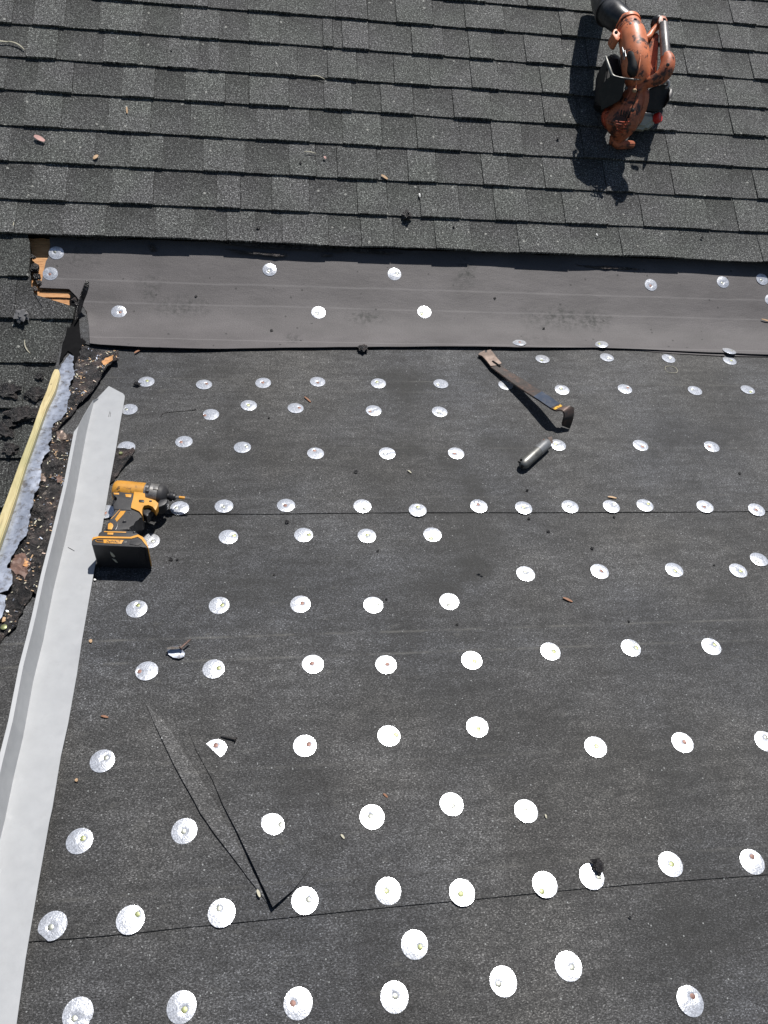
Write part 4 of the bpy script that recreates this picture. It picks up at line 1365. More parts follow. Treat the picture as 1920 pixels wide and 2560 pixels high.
# foot and battery pack
BT = FB + .070
extr('foot', dzs([(248, 985), (262, 950), (312, 915), (520, 905), (745, 925), (800, 955), (826, 985), (790, 1012), (600, 1022), (260, 1010)]), 1, FB + .006, BT - .003, MAT['rubber'], drv, .005, 3)
extr('foot_line', dzs([(330, 926), (640, 936), (634, 950), (330, 940)]), 1, BT - .006, BT - .0018, MAT['yellow_clean'], drv, .0004)
extr('charge_button', dzs([(380, 946), (462, 948), (456, 978), (376, 974)]), 1, BT - .006, BT - .0015, MAT['yellow_clean'], drv, .0006)
bat = extr('battery', dzs([(160, 1105), (165, 1050), (185, 1018), (260, 1006), (690, 1024), (800, 985), (870, 1020), (915, 1080), (938, 1150), (925, 1166), (880, 1140), (820, 1148), (170, 1122)]), 1, FB + .001, BT, MAT['black'], drv, .0075, 4)
extr('battery_band', dzs([(162, 1040), (182, 1010), (262, 994), (695, 1012), (800, 970), (868, 1006), (915, 1070), (945, 1150), (934, 1160), (900, 1095), (850, 1040), (800, 1000), (712, 1034), (250, 1018), (185, 1034), (170, 1060)]), 1, FB + .010, BT + .0012, MAT['yellow_clean'], bat, .0010, 2)
extr('battery_label', dzs([(322, 1040), (604, 1050), (572, 1102), (326, 1092)]), 1, BT - .002, BT + .0007, MAT['yellow_clean'], bat, .0003)
tube('battery_line', dpath([(320, 1050), (240, 1046), (214, 1060), (236, 1078), (320, 1082)], BT + .0006), .0007, MAT['yellow_clean'], bat, n=6)
extr('battery_latch', dzs([(690, 1062), (830, 1062), (858, 1090), (800, 1128), (680, 1106)]), 1, BT - .003, BT + .0012, MAT['rubber'], bat, .001)
# worn marks on the battery's underside (faces the camera)
def on_under(x, y):
    """point on the battery's underside plane seen at zoom pixel x,y"""
    d = ray(*dz(x, y))
    a = dP(170, 1122, BT); b = dP(820, 1148, BT)
    nn = (b - a).cross(PL[1][2]).normalized()
    t = (a - CAM).dot(nn) / d.dot(nn)
    return CAM + d * t, nn
for pts in ([(415, 1210), (450, 1230), (488, 1275), (470, 1285), (440, 1270)], [(445, 1305), (490, 1320), (522, 1360), (495, 1352)]):
    ps = []
    for x, y in pts:
        q, nn = on_under(x, y)
        s = nn if nn.dot(CAM - q) > 0 else -nn
        ps.append(q + s * .0010)
    c = [p_ - s * .0014 for p_ in ps]
    m_ = len(ps)
    me = mesh('scratch', ps + c, [tuple(range(m_)), tuple(reversed(range(m_, 2 * m_)))] + [(i, (i + 1) % m_, m_ + (i + 1) % m_, m_ + i) for i in range(m_)])
    put('scratch', me, MAT['straw'], bat)
for x in range(800, 905, 15):
    q1, nn = on_under(x, 1165); q2, _ = on_under(x + 8, 1400 - (x - 800) * .3)
    s = nn if nn.dot(CAM - q1) > 0 else -nn
    tube('battery_rib', [q1 + s * .0002, q2 + s * .0002], .0008, MAT['rubber'], bat, n=6)


def lettering(txt, p0, p1, upv, size_ratio, mat, parent, nrm_off=.0004, bold=.012):
    """text laid on a surface from p0 to p1 (baseline), up direction upv"""
    cu = bpy.data.curves.new('lettering', 'FONT')
    cu.body = txt
    cu.extrude = .02
    cu.offset = bold
    cu.resolution_u = 3
    tmp = bpy.data.objects.new('tmp', cu)
    col.objects.link(tmp)
    dg = bpy.context.evaluated_depsgraph_get()
    me = bpy.data.meshes.new_from_object(tmp.evaluated_get(dg))
    bpy.data.objects.remove(tmp)
    xs = [v.co.x for v in me.vertices]; w = max(xs) - min(xs); x0 = min(xs)
    X = (p1 - p0); L = X.length; X = X.normalized()
    Y = (upv - X * upv.dot(X)).normalized(); Z = X.cross(Y)
    k = L / w
    for v in me.vertices:
        c = v.co
        v.co = p0 + X * ((c.x - x0) * k) + Y * (c.y * k * size_ratio) + Z * (nrm_off + c.z * k * .3)
    return put('lettering', me, mat, parent)


lettering('DeWALT', dP(366, 1086, BT + .0007), dP(552, 1092, BT + .0007), PL[1][1], 1.35, MAT['black'], bat)
lettering('18', dP(606, 1090, BT + .0001), dP(642, 1092, BT + .0001), PL[1][1], 1.1, MAT['grey_alu'], bat)
a_ = dP(516, 352, AXH + .0238); b_ = dP(524, 262, AXH + .0205)
lettering('DEWALT', b_, a_, (dP(560, 300, AXH + .0238) - dP(500, 300, AXH + .0238)), 1.3, MAT['black'], drv, .0010)

# ------------------------------------------------------------------ flat pry bar
def pz(x, y, h): 
    return (1160 + x / 5.184, 840 + y / 5.184, FB + h)
pts_bar = [((345, 400, .010), (480, 360, .010)), ((470, 490, .013), (562, 438, .014)), ((620, 602, .020), (722, 530, .021)), ((800, 722, .030), (900, 650, .031)), ((960, 822, .040), (1080, 757, .041)), ((1120, 930, .050), (1240, 870, .051)),
           ((1190, 958, .0525), (1292, 905, .054)), ((1245, 955, .0540), (1335, 900, .0565)), ((1285, 975, .054), (1385, 903, .0585)), ((1300, 1020, .047), (1430, 940, .053)), ((1290, 1080, .034), (1424, 1050, .037)), ((1272, 1130, .018), (1405, 1120, .020)), ((1262, 1165, .004), (1372, 1205, .004))]
prs = []
flatp = [list(a) + list(b) for a, b in pts_bar]
for r in spline(flatp, 5):
    prs.append((pz(*r[:3]), pz(*r[3:])))
prb = thing('pry_bar', 'dark flat pry bar with raised hooked end lying on the felt', 'pry bar', P(1, *pz(600, 560, 0)))
bb = slab3('bar_shaft', prs, .0052, MAT['bar_steel'], parent=prb)
endp = [(185, 240), (200, 215), (262, 183), (276, 180), (268, 200), (284, 214), (298, 206), (300, 178), (345, 168), (385, 230), (430, 300), (486, 366), (420, 392), (345, 402), (290, 330), (230, 262)]
q = [hit(1, *pz(x, y, .008)[:2], FB + .008) for x, y in endp]
uu0 = q[0][0]
e0 = Vector(hit(1, *pz(262, 205, .004)[:2], FB + .004)); e9 = Vector(hit(1, *pz(415, 385, .01)[:2], FB + .01))
def h_end(u, v):
    t = max(0, min(1, (Vector((u, v)) - e0).dot(e9 - e0) / (e9 - e0).length_squared))
    return FB + .0105 + .0012 * (t - .0) - .0045 * max(0, .35 - t) / .35 + .0035 * (1 - min(1, abs(t - .1) / .3)) * 0
sheet('claw', q, 1, h_end, .006, .0048, MAT['bar_end'], prb, smooth=True)
slot = [(358, 330), (372, 318), (392, 330), (470, 384), (476, 402), (462, 408), (380, 350)]
sheet('nail_slot', [hit(1, *pz(x, y, .011)[:2], FB + .011) for x, y in slot], 1, lambda u, v: h_end(u, v) + .0006, .006, .001, MAT['core'], prb, smooth=False)


def on_bar(name, rng, mat, off=.0009, inset=.02, ragk=0):
    a, b = rng
    sub = []
    for L_, R_ in prs[a:b + 1]:
        sub.append(((L_[0] * (1 - inset) + R_[0] * inset, L_[1] * (1 - inset) + R_[1] * inset, L_[2] + off), (R_[0] * (1 - inset) + L_[0] * inset, R_[1] * (1 - inset) + L_[1] * inset, R_[2] + off)))
    slab3(name, sub, .0008, mat, parent=prb)
on_bar('blue_sticker', (18, 25), MAT['blue_wrap'])
on_bar('yellow_marking', (26, 29), MAT['sticker'], .0013, .06)

# ------------------------------------------------------------------ grey metal tube-shaped tool
Ra = .0142
tA = P(1, *pz(742, 1690, Ra)); tB = P(1, *pz(1078, 1385, Ra))
tt = thing('metal_tube_tool', 'short scuffed grey metal tube tool with a cut-off end below the pry bar', 'hand tool', P(1, *pz(900, 1540, 0)))
lathe('tube_body', tA, tB, [(0, .002), (.01, .0065), (.035, .0100), (.07, .0120), (.12, Ra), (.62, Ra), (.622, Ra - .0006)], MAT['tool_grey'], tt, n=36)
lathe('tube_sleeve', tA, tB, [(.618, Ra - .0012), (.62, Ra + .0004), (.86, Ra + .0004), (.98, Ra - .0008), (1.0, Ra - .002)], MAT['tool_light'], tt, n=36)
tdir = (tB - tA).normalized()
e_c = P(1, *pz(1078, 1378, Ra + .006))
fc = (CAM - e_c).normalized()
nrm = (tdir * .75 + fc * .65).normalized()
lathe('cut_end', e_c - nrm * .0035, e_c + nrm * .0008, [(0, .0128), (.8, .0122), (1, .0108)], MAT['rust'], tt, n=26)
slab3('end_tab', [(pz(1085, 1315, .022), pz(1140, 1300, .018)), (pz(1105, 1350, .020), pz(1145, 1330, .014)), (pz(1118, 1400, .014), pz(1155, 1392, .008))], .002, MAT['bar_end'], parent=tt)
def on_tube(x, y, lift=0.0):
    d = ray(*pz(x, y, 0)[:2])
    best = None
    for i in range(600):
        t = 1.3 + i * .001
        p = CAM + d * t
        q = p - tA; a = q.dot(tdir)
        r = (q - tdir * a).length
        rad = Ra * math.sqrt(max(.02, min(1, a / (.12 * (tB - tA).length)))) if a > 0 else Ra * .5
        if r < rad:
            nn = (q - tdir * a).normalized()
            return p + nn * lift, nn
    return CAM + d * 1.6, -d
for (x, y, r) in [(741, 1606, .0026), (752, 1690, .0034)]:
    p_, nn = on_tube(x, y)
    lathe('tube_hole', p_ - nn * .002, p_ + nn * .0006, [(0, r), (.9, r), (1, r * .8)], MAT['core'], tt, n=14)
p1_, n1_ = on_tube(700, 1626, .0002); p2_, _ = on_tube(735, 1648, .0002)
tube('tube_slot', [p1_, p2_], .0016, MAT['core'], tt, n=8)

# ------------------------------------------------------------------ small loose things
def nail3(x1, y1, h1, x2, y2, h2, mat, label, r=.0016, head=.0045, name='nail'):
    """nail from its point (1) to its head (2); heights over the felt"""
    a = P(1, x1, y1, h1); b = P(1, x2, y2, h2)
    root_ = lathe(name, a, b, [(0, .0002), (.10, r), (.96, r), (.97, head), (.995, head), (1, head * .8)], mat, None, n=14, label=label, cat='nail')
    return root_
nail3(551, 1841, .004, 590, 1849, .007, MAT['steel'], 'loose dark nail lying beside the half-round metal cap')
cap_l = thing('bent_cap', 'bent loose metal cap with its nail lying upside down on the felt', 'roofing cap', P(1, 442, 1628, .005))
bz = lambda x, y: (x / 2.592, 1440 + y / 2.592)
cp = [(1080, 472), (1110, 462), (1150, 458), (1176, 468), (1195, 492), (1192, 516), (1160, 530), (1120, 522), (1090, 500)]
ccu = [hit(1, *bz(x, y), .010) for x, y in cp]
um = sum(c[0] for c in ccu) / len(ccu); vm = sum(c[1] for c in ccu) / len(ccu)
sheet('folded_disc', rag(ccu, .0002, .004, 1), 1, lambda u, v: .0065 + 14 * (v - vm + .006) ** 2 + .25 * max(0, v - vm), .003, .0006, MAT['flash'], cap_l)
sheet('folded_lip', rag([hit(1, *bz(x, y), .016) for x, y in [(1080, 466), (1108, 458), (1168, 456), (1172, 440), (1178, 470), (1120, 474), (1084, 476)]], .0002, .003, 1), 1, lambda u, v: .016, .004, .0006, MAT['steel'], cap_l)
lathe('nail', P(1, *bz(1236, 410), .014), P(1, *bz(1168, 470), .014), [(0, .0003), (.15, .0018), (.95, .0020), (.96, .0045), (1, .0042)], MAT['rust'], cap_l, n=12)


def chip(name, pl, x1, y1, x2, y2, w, mat, label, cat, h=None, th=.0012, curve=.0, hsurf=None):
    """splinter, straw or leaf between two measured points"""
    if hsurf is None:
        hb = (.0055 if pl == 1 else .011) if h is None else h
    else: hb = hsurf
    a = Vector(hit(pl, x1, y1, hb)); b = Vector(hit(pl, x2, y2, hb))
    d = b - a; L = d.length; d.normalize(); nn = Vector((-d.y, d.x))
    n_ = 7
    V3 = []
    for i in range(n_):
        t = i / (n_ - 1)
        c = a + d * (L * t) + nn * (curve * math.sin(pi * t))
        ww = w * (math.sin(pi * (0.12 + .76 * t)) ** .8) * .5
        zz = hb + .0010 + .0008 * math.sin(pi * t * 1.4)
        for s_, z_ in ((-1, 0), (1, 0.0003), (1, -th), (-1, -th)):
            V3.append(W(pl, c.x + nn.x * ww * s_, c.y + nn.y * ww * s_, zz + z_ + .001))
    F = []
    for i in range(n_ - 1):
        for q_ in range(4): F.append((i * 4 + q_, i * 4 + (q_ + 1) % 4, i * 4 + 4 + (q_ + 1) % 4, i * 4 + 4 + q_))
    F += [(3, 2, 1, 0), tuple(range((n_ - 1) * 4, n_ * 4))]
    me = mesh(name, V3, F)
    bm = bmesh.new(); bm.from_mesh(me); bmesh.ops.recalc_face_normals(bm, faces=bm.faces); bm.to_mesh(me); bm.free()
    c0 = W(pl, *((a + b) / 2), hb)
    return put(name, me, mat, label=label, cat=cat, loc=c0)


chip('dry_leaf', 2, 86, 340, 112, 353, .014, MAT['pink_leaf'], 'pinkish dry leaf on the shingles at the upper left', 'leaf', .012, .0008)
chip('dry_leaf', 2, 234, 398, 245, 388, .010, MAT['tan'], 'small curled tan leaf on the shingles left of centre', 'leaf', .013)
chip('wood_splinter', 2, 953, 438, 969, 448, .008, MAT['tan'], 'tan wood splinter on a shingle near the top centre', 'splinter', .010)
chip('wood_splinter', 2, 317, 268, 318, 284, .005, MAT['tan'], 'tiny tan splinter wedged in a shingle joint', 'splinter', .010)
chip('wood_chip', 2, 810, 392, 815, 397, .007, MAT['pink_leaf'], 'tiny pale pink chip on a shingle above the centre', 'wood chip', .010, curve=.0)
chip('paper_bit', 2, 1048, 484, 1050, 493, .005, MAT['white_bit'], 'tiny white paper bit on a shingle above the tar lump', 'paper bit', .010)
chip('dead_twig', 2, 20, 104, 61, 124, .0035, MAT['straw'], 'thin grey twig on the shingles at the top left corner', 'twig', .012, .002, .006)
chip('dead_twig', 2, -20, 103, 22, 105, .0035, MAT['straw'], 'end of a grey twig running out of the left picture edge', 'twig', .012, .002)
chip('straw_stalk', 2, 760, 380, 790, 384, .0022, MAT['straw'], 'short pale straw lying on a shingle above centre', 'straw', .010, .001, .002)
chip('straw_stalk', 2, 775, 191, 812, 199, .0022, MAT['straw'], 'curved pale straw on the shingles near the top', 'straw', .010, .001, .006)
chip('straw_stalk', 2, 62, 850, 76, 884, .0030, MAT['straw'], 'curved pale straw on the lower left shingles', 'straw', .010, .001, -.005)
chip('straw_stalk', 2, 35, 556, 33, 577, .0030, MAT['straw'], 'pale straw sticking from the shingle joint at far left', 'straw', .010, .001, .0)
chip('wood_splinter', 1, 761, 993, 777, 1006, .0045, MAT['chip_brown'], 'red-brown wood splinter between the caps left of centre', 'splinter')
chip('wood_splinter', 1, 1407, 1495, 1431, 1505, .0055, MAT['chip_brown'], 'red-brown wood splinter on the felt right of centre', 'splinter', .003)
chip('wood_splinter', 1, 253, 1791, 271, 1794, .0040, MAT['chip_brown'], 'red-brown splinter on the felt near the left trim', 'splinter', .003)
chip('wood_splinter', 1, 336, 884, 350, 876, .0055, MAT['chip_brown'], 'reddish splinter at the strip edge near the torn flap', 'splinter', .008)
chip('wood_splinter', 1, 1519, 1243, 1541, 1246, .0050, MAT['tan'], 'tan splinter just above the cap row on the upper lap', 'splinter')
chip('wood_splinter', 1, 958, 1985, 969, 1994, .0035, MAT['chip_brown'], 'small pinkish splinter above the caps low in the middle', 'splinter', .003)
chip('straw_stalk', 1, 852, 2087, 861, 2097, .0035, MAT['straw'], 'pale straw bit between two glaring caps low in the middle', 'straw', .003)
chip('straw_stalk', 1, 643, 2225, 650, 2243, .0045, MAT['straw'], 'pale straw bit beside the tip of the felt pleat', 'straw', .006)
chip('straw_stalk', 1, 1362, 2037, 1366, 2046, .0030, MAT['straw'], 'pale straw bit beside the brightest cap', 'straw', .003)
chip('straw_stalk', 1, 1019, 1177, 1028, 1183, .0030, MAT['straw'], 'yellowish straw bit on the felt above the upper lap', 'straw')
chip('wood_chip', 1, 226, 1600, 228, 1607, .0060, MAT['tan'], 'tiny tan chip beside the right edge of the trim', 'wood chip', .003)
chip('wood_chip', 1, 190, 1948, 193, 1954, .0050, MAT['tan'], 'tiny tan chip beside the trim low at the left', 'wood chip', .003)
chip('paper_bit', 1, 235, 1452, 240, 1449, .0050, MAT['white_bit'], 'tiny white bit just below the driver battery', 'paper bit', .003)
chip('wood_splinter', 2, 1903, 798, 1925, 804, .005, MAT['tan'], 'tan splinter at the right end of the grey strip', 'splinter', -.012)
chip('paper_bit', 2, 1490, 585, 1494, 590, .005, MAT['white_bit'], 'tiny white flake on a bottom-course shingle', 'paper bit', .012)

# wire ring and dark curved crack lines
u, v = hit(1, 1678, 924, .006)
ringp = []
for i in range(33):
    an = 2 * pi * i / 32
    ringp.append(W(1, u + .0185 * cos(an), v + .0190 * sin(an) * .92, .0062 + .001 * sin(3 * an)))
tube('wire_ring', ringp, .0006, MAT['straw'], None, n=6, cap=False, label='thin yellowish ring lying on the felt below the grey strip', cat='ring')
tube('bitumen_thread', [P(1, x, y, .0055) for x, y in [(402, 1042), (408, 1034), (430, 1030), (455, 1028), (478, 1026), (490, 1024)]], [.0010, .0014, .0012, .0010, .0014, .0016], MAT['black_tar'], None, n=6, smooth_path=3, label='dark curved thread of tar on the felt left of a nibbled cap', cat='tar thread')


def lump(x, y, r, label, pl=1, h=.008, mat='black_tar', flat=.6, seed=0, name='tar_lump', cat='tar lump', sx=1.0):
    u, v = hit(pl, x, y, h)
    U, V_, N_ = PL[pl]
    c0 = W(pl, u, v, h)
    bm = bmesh.new()
    bmesh.ops.create_icosphere(bm, subdivisions=3 if r > .006 else 2, radius=1)
    for q in bm.verts:
        c = q.co.copy()
        s = 1 + .7 * noise.noise(c * 1.8 + Vector((seed, 0, 0))) + .4 * noise.noise(c * 5 + Vector((seed, 3, 0)))
        c = c * s
        q.co = c0 + U * c.x * r * sx + V_ * c.y * r + N_ * (max(c.z, -.6) * r * flat + r * .25)
    me = bpy.data.meshes.new(name); bm.to_mesh(me); bm.free()
    me.polygons.foreach_set('use_smooth', [True] * len(me.polygons)); auto_smooth(me, 40)
    return put(name, me, MAT[mat], label=label, cat=cat, loc=c0)


lump(907, 874, .013, 'crusty dark tar lump on the lower edge of the grey strip', 1, .010, 'tar', .5, 1)
lump(1017, 541, .013, 'jagged black tar lump on the last shingle course', 2, .010, 'black_tar', .9, 2)
lump(1493, 2166, .0105, 'black tar lump covering the top of a metal cap', 1, .006, 'black_tar', .45, 3)
lump(343, 960, .006, 'small black lump touching a cap near the trim tip', 1, .010, 'black_tar', .6, 4, sx=1.5)
sc_ = lump(55, 790, .018, 'grey scrap of old felt lying on the lower left shingles', 2, .011, 'grey_stone', .35, 6, 'felt_lump', 'felt scrap', sx=1.0)
tl = [(25, 978, .020), (88, 985, .018), (22, 1060, .014), (44, 1040, .020), (62, 1035, .018), (84, 1040, .016), (10, 1080, .016), (26, 1125, .014), (100, 942, .008)]
TLX = ['left of the stick, beside the fourth row', 'touching the stick near its top', 'in the lower dark row, leftmost', 'in the lower dark row, second', 'in the lower dark row, third', 'in the lower dark row, beside the stick', 'at the picture edge below the dark row', 'low beside the stick', 'small, just left of the stick top']
for k, (x, y, r) in enumerate(tl):
    lump(x, y, r, 'black tar crust on the lower left shingles ' + TLX[k], 2, .008, 'black_tar', .35, 10 + k, 'tar_crust', 'tar crust', sx=1.3)
bl = [(717, 1305, .006, 'just below the upper lap, left of centre'), (890, 1180, .007, 'in the open felt left of the grey tube'), (672, 1045, .004, 'between the caps left of centre'), (1318, 1226, .0045, 'below the grey tube'),
      (1322, 1297, .005, 'just below the upper lap under the grey tube'), (1371, 1330, .006, 'below the upper lap at right of centre'), (1480, 1371, .005, 'in the field above the four caps at right'), (1849, 1184, .005, 'near the right edge above the upper lap'),
      (1535, 1293, .004, 'just below the upper lap at right'), (966, 1498, .004, 'beside a cap below the battery level'), (1143, 1562, .004, 'above the faint lay line'), (427, 1399, .006, 'right of the driver battery'), (443, 1400, .004, 'second one right of the driver battery'),
      (684, 1437, .004, 'in the open felt below the pair of caps'), (1572, 1554, .004, 'above the lay line at right'), (1575, 2293, .003, 'low in the open felt at right'), (1785, 1413, .0035, 'between two caps at right'), (945, 1377, .004, 'under the cap row left of centre')]
for k, (x, y, r, tx) in enumerate(bl):
    lump(x, y, r * .68, 'tiny black tar crumb ' + tx, 1, .0055 if y < 1280 else .003, 'black_tar', .7, 30 + k, 'tar_crumb', 'tar crumb')
sl = [(1395, 347, .006, 'left of the blower shadow'), (751, 408, .005, 'on a shingle in the upper middle'), (429, 128, .004, 'on a shingle near the top left'), (646, 571, .006, 'beside a joint in the bottom course'), (1755, 595, .005, 'in the bottom course at right'),
      (1134, 568, .004, 'in the bottom course near the centre'), (245, 560, .004, 'in the bottom course at left'), (177, 562, .004, 'in the bottom course at far left'), (450, 571, .004, 'in the bottom course left of centre'), (1052, 433, .003, 'beside the tan splinter')]
for k, (x, y, r, tx) in enumerate(sl):
    lump(x, y, r * .75, 'tiny black tar crumb ' + tx, 2, .009, 'black_tar', .7, 60 + k, 'tar_crumb', 'tar crumb')
for k, (x, y, r, tx) in enumerate([(490, 741, .0035, 'high on the grey strip'), (679, 827, .0045, 'low on the grey strip left of centre'), (1359, 822, .004, 'low on the grey strip above the pry bar'), (1237, 746, .0035, 'high on the grey strip right of centre')]):
    u, v = hit_surf(x, y, hs); hh_ = hs(u, v)
    lump(x, y, r, 'tiny black tar crumb ' + tx, 1, hh_, 'black_tar', .6, 80 + k, 'tar_crumb', 'tar crumb')

# ------------------------------------------------------------------ leaf blower on the shingles
def bz2(x, y): return (1420 + x / 3.95, y / 3.95)
def bP(x, y, h): return P(2, *bz2(x, y), h + .008)
blw = thing('leaf_blower', 'scuffed orange leaf blower with black nozzle standing on the shingles', 'leaf blower', bP(520, 1250, 0))


def btube(name, pts, mat, parent=blw, n=22, sp=6, cap=True, facet=False):
    path = [list(bP(x, y, h)) + [r] for x, y, h, r in pts]
    pr = spline(path, sp)
    if facet:
        pr = [q for i_, q in enumerate(path)]
        me = tube_mesh(name, [Vector(q[:3]) for q in pr], [max(.0005, q[3]) for q in pr], n, cap)
        bm = bmesh.new(); bm.from_mesh(me)
        bmesh.ops.bevel(bm, geom=[e for e in bm.edges if e.calc_face_angle(0) > .25], offset=.0045, segments=2, affect='EDGES', clamp_overlap=True)
        bm.to_mesh(me); bm.free()
        me.polygons.foreach_set('use_smooth', [True] * len(me.polygons)); auto_smooth(me, 28)
        return put(name, me, mat, parent)
    return put(name, tube_mesh(name, [Vector(q[:3]) for q in pr], [max(.0005, q[3]) for q in pr], n, cap), mat, parent)


noz = btube('nozzle', [(610, 262, .180, .035), (560, 232, .178, .037), (490, 180, .172, .039), (420, 120, .155, .041), (370, 50, .125, .042), (352, -30, .095, .042), (348, -120, .060, .042)], MAT['duct_black'], n=28)
btube('nozzle_rim', [(405, 128, .150, .0432), (398, 116, .147, .0432)], MAT['duct_black'], noz, n=28, sp=2)
duct = btube('air_duct', [(590, 248, .182, .036), (612, 300, .188, .038), (632, 360, .192, .0415), (650, 460, .192, .042), (662, 560, .188, .043), (672, 660, .178, .043), (680, 740, .166, .041), (690, 800, .150, .036), (688, 850, .140, .034)], MAT['orange'], n=28)
btube('duct_flange', [(583, 236, .181, .0405), (594, 262, .1835, .0405)], MAT['orange'], duct, n=28, sp=2)
btube('duct_flange', [(606, 306, .187, .0395), (609, 314, .1875, .0395)], MAT['orange'], duct, n=28, sp=2)
# seam rib along the duct
btube('duct_seam', [(652, 205, .216, .002), (690, 300, .222, .002), (712, 420, .226, .002), (715, 560, .222, .002), (700, 680, .214, .002), (680, 780, .190, .002), (665, 900, .172, .002)], MAT['orange'], duct, n=8)
lathe('screw', bP(618, 246, .214), bP(618, 246, .226), [(0, .008), (.6, .008), (1, .004)], MAT['grey_alu'], duct, n=12)
solid_q = [(620, 172), (700, 176), (702, 205), (640, 215), (618, 200)]
extr('clamp_lug', [bz2(*p) for p in solid_q], 2, .190, .222, MAT['orange'], duct, .004)
extr('clamp_lug', [bz2(*p) for p in [(455, 285), (490, 275), (500, 330), (520, 370), (500, 400), (470, 385), (438, 330)]], 2, .165, .205, MAT['orange'], duct, .006)
# lower housing
btube('fan_housing', [(672, 790, .150, .030), (665, 870, .142, .030), (640, 960, .130, .035), (600, 1050, .112, .045), (560, 1130, .095, .054), (528, 1210, .078, .056), (520, 1280, .060, .046), (505, 1340, .042, .028), (480, 1390, .028, .020)], MAT['orange_dirty'], n=9, facet=True)
btube('housing_side', [(705, 830, .150, .018), (720, 900, .140, .026), (712, 980, .125, .030), (690, 1060, .108, .030), (655, 1160, .085, .030), (610, 1260, .062, .022)], MAT['orange_dirty'], n=8, facet=True)
btube('starter_cover', [(420, 1060, .085, .012), (410, 1110, .080, .028), (430, 1170, .070, .034), (450, 1240, .055, .026), (470, 1290, .045, .012)], MAT['red_orange'], n=9, facet=True)
for k in range(5):
    btube('cooling_rib', [(470 + k * 3, 1195 + k * 26, .128 - k * .009, .0018), (560, 1205 + k * 26, .132 - k * .011, .0018), (640, 1190 + k * 26, .112 - k * .009, .0018)], MAT['red_orange'], n=6, sp=3)
btube('foot', [(470, 1340, .036, .020), (460, 1390, .024, .020), (500, 1425, .018, .016), (570, 1430, .016, .014), (640, 1430, .015, .013), (655, 1432, .015, .009)], MAT['orange_dirty'], n=8, facet=True)
# black guard: open box left of the duct, thick rim
def loft(name, loops, mat, parent, caps=(True, True), bevel=.003):
    V3, F = [], []
    n = len(loops[0])
    for lp in loops: V3 += [bP(*p) for p in lp]
    for i in range(len(loops) - 1):
        for k in range(n):
            a = i * n + k; b = i * n + (k + 1) % n
            F.append((a, b, b + n, a + n))
    if caps[0]: F.append(tuple(reversed(range(n))))
    if caps[1]: F.append(tuple(range((len(loops) - 1) * n, len(loops) * n)))
    me = mesh(name, V3, F)
    bm = bmesh.new(); bm.from_mesh(me)
    bmesh.ops.recalc_face_normals(bm, faces=bm.faces)
    bmesh.ops.bevel(bm, geom=list(bm.edges), offset=bevel, segments=2, affect='EDGES', clamp_overlap=True)
    bm.to_mesh(me); bm.free()
    me.polygons.foreach_set('use_smooth', [True] * len(me.polygons)); auto_smooth(me, 35)
    return put(name, me, mat, parent)
loft('intake_guard', [[(250, 1090, .01), (275, 760, .03), (365, 590, .05), (520, 560, .05), (560, 800, .03), (540, 1000, .01), (360, 1140, .005)],
                      [(262, 1020, .07), (300, 730, .10), (375, 570, .13), (440, 522, .13), (520, 560, .12), (560, 800, .10), (350, 1130, .05)],
                      [(330, 1060, .110), (370, 780, .140), (400, 600, .155), (430, 560, .150), (500, 570, .140), (560, 800, .150), (530, 960, .120)]], MAT['guard'], blw, bevel=.005)
btube('guard_rim', [(372, 560, .168, .0035), (388, 610, .172, .0045), (412, 680, .172, .005), (440, 745, .170, .0045), (500, 765, .176, .003), (560, 775, .180, .003), (655, 785, .192, .0022), (770, 790, .175, .0018)], MAT['tool_grey'], n=10, sp=4)
loft('guard_panel', [[(430, 750, .180), (562, 778, .190), (558, 830, .180), (532, 960, .160), (505, 1000, .145), (330, 1090, .10), (300, 900, .13), (380, 780, .165)],
                     [(435, 760, .160), (556, 788, .165), (550, 830, .150), (524, 950, .125), (490, 990, .115), (330, 1080, .08), (300, 900, .11), (385, 790, .145)]], MAT['guard'], blw, bevel=.002)
# handle
hd = btube('handle_grip', [(942, 245, .215, .0135), (948, 330, .222, .0140), (955, 420, .226, .0145), (962, 510, .226, .0145), (962, 570, .224, .0150)], MAT['handle_grey'], n=20)
btube('throttle_clamp', [(870, 285, .185, .013), (860, 240, .192, .014), (880, 200, .200, .015), (915, 185, .206, .012)], MAT['black'], hd, n=14)
extr('clamp_bracket', [bz2(*p) for p in [(905, 155), (925, 148), (968, 158), (985, 200), (980, 245), (935, 240), (925, 200), (900, 240), (895, 200)]], 2, .205, .228, MAT['orange_dirty'], hd, .004)
extr('clamp_window', [bz2(*p) for p in [(938, 176), (965, 180), (972, 212), (945, 208)]], 2, .215, .2295, MAT['core'], hd, .001)
btube('handle_arm', [(700, 392, .195, .012), (755, 385, .196, .010), (800, 360, .196, .009), (830, 315, .196, .009), (880, 265, .200, .010)], MAT['orange'], hd, n=14)
btube('handle_elbow', [(965, 545, .224, .0165), (985, 600, .224, .021), (972, 680, .218, .0225), (925, 750, .205, .0215), (850, 795, .190, .017), (775, 822, .172, .016), (710, 860, .158, .018), (670, 905, .150, .018)], MAT['orange_dirty'], hd, n=20)
btube('handle_cover', [(1000, 545, .222, .004), (1006, 580, .222, .005)], MAT['tan'], hd, n=8, sp=2)
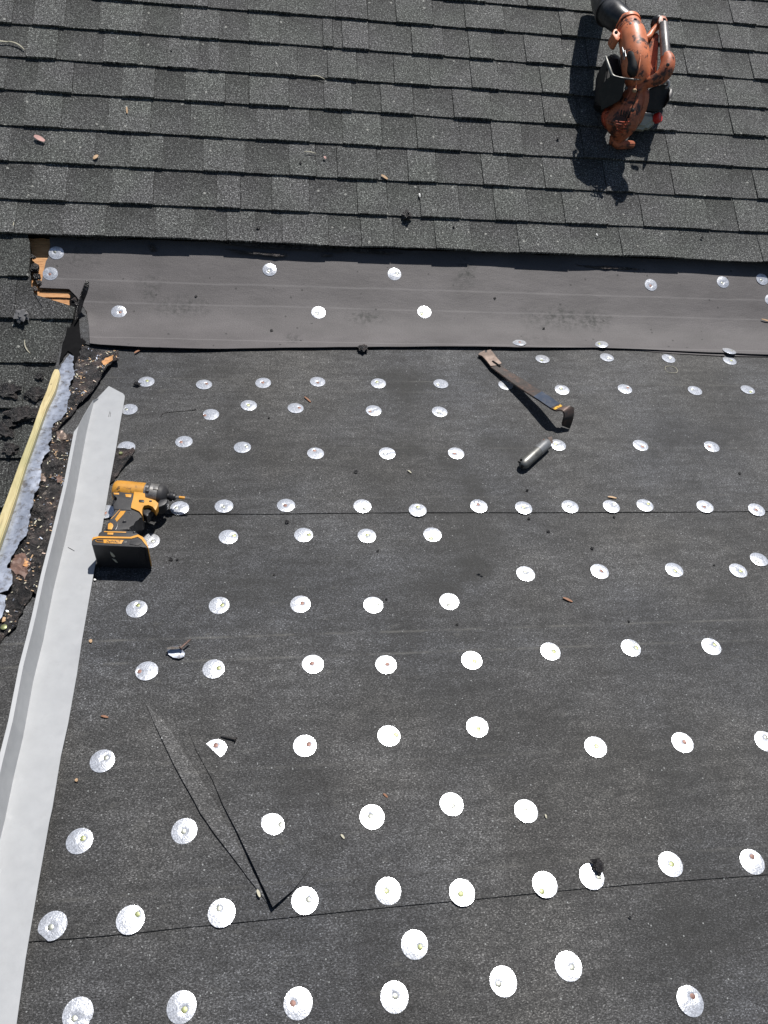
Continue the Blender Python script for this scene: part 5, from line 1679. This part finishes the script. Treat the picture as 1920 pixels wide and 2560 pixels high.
# inner webs between duct and handle
loft('handle_web', [[(745, 430, .185), (860, 320, .185), (900, 330, .20), (885, 600, .195), (870, 760, .180), (775, 790, .165), (780, 600, .175)],
                    [(745, 430, .165), (860, 320, .165), (890, 330, .185), (875, 600, .175), (860, 750, .160), (775, 780, .150), (780, 600, .155)]], MAT['orange_dirty'], blw, bevel=.003)
btube('web_edge', [(878, 600, .198, .0028), (872, 660, .195, .0028), (868, 710, .190, .0028)], MAT['orange'], n=8, sp=3)
# engine block on the right, tank and cap
loft('engine_cover', [[(760, 930, .02), (1000, 880, .03), (985, 1000, .015), (900, 1115, .01), (740, 1110, .01), (700, 1040, .02)],
                      [(790, 880, .115), (900, 830, .135), (1002, 830, .135), (1000, 980, .110), (930, 1105, .080), (720, 1090, .080)]], MAT['guard'], blw, bevel=.006)
btube('choke_lever', [(925, 832, .142, .003), (950, 815, .150, .005), (975, 802, .152, .006), (990, 820, .150, .006), (985, 860, .145, .005), (960, 866, .142, .004)], MAT['tool_light'], n=10, sp=3)
extr('lever_knob', [bz2(*p) for p in [(1008, 875), (1034, 870), (1038, 930), (1012, 975), (998, 990), (1000, 930)]], 2, .10, .135, MAT['black'], blw, .004)
tk = loft('fuel_tank', [[(610, 1290, .012), (760, 1315, .008), (880, 1215, .012), (900, 1130, .02), (700, 1110, .02)],
                        [(650, 1260, .050), (770, 1275, .048), (850, 1200, .055), (868, 1120, .070), (690, 1110, .070)]], MAT['tank'], blw, bevel=.010)
ca = bP(855, 1175, .050); cb = bP(915, 1155, .066)
lathe('fuel_cap', ca, cb, [(0, .0135), (.12, .0155), (.5, .0160), (.9, .0150), (1, .0125)], MAT['red'], tk, n=20)
btube('label_mark', [(762, 1112, .078, .0016), (815, 1118, .078, .0016)], MAT['white_bit'], n=6, sp=2)
lathe('screw', bP(650, 893, .168), bP(665, 897, .182), [(0, .006), (.7, .006), (1, .004)], MAT['tan'], blw, n=10)
# black worn patch and pale scuffs on the duct, vent slots and dark joints on the housing
def onduct(name, pts, mat, hh, parent, th=.0015):
    V3 = [bP(x, y, h) for x, y, h in pts]
    return V3
btube('worn_patch', [(618, 460, .2050, .010), (628, 540, .2040, .0170), (640, 610, .2010, .0160), (644, 700, .1905, .0180), (648, 750, .181, .012)], MAT['guard'], duct, n=14, sp=5)
btube('worn_patch', [(585, 395, .2020, .008), (600, 430, .2065, .0095), (592, 460, .206, .006)], MAT['duct_black'], duct, n=12, sp=4)
btube('pale_scuff', [(535, 470, .2005, .0022), (548, 520, .2025, .0026), (556, 590, .1990, .002)], MAT['tool_light'], duct, n=8, sp=4)
btube('pale_scuff', [(560, 500, .2080, .0018), (572, 560, .2090, .0020)], MAT['tool_light'], duct, n=8, sp=4)
btube('housing_joint', [(690, 880, .168, .0016), (672, 960, .163, .0016), (640, 1050, .156, .0016), (600, 1130, .150, .0016), (566, 1210, .136, .0016)], MAT['core'], n=6, sp=4)
for k in range(4):
    btube('vent_slot', [(530 + k * 26, 1085 + k * 8, .148 - k * .001, .0022), (520 + k * 26, 1140 + k * 8, .142 - k * .001, .0022)], MAT['core'], n=6, sp=2)
for (x, y, h) in [(575, 870, .158), (476, 320, .206), (663, 198, .2225), (985, 640, .240), (640, 1090, .150)]:
    lathe('screw', bP(x, y, h), bP(x, y, h + .006), [(0, .0055), (.7, .0055), (1, .004)], MAT['steel'], blw, n=10)
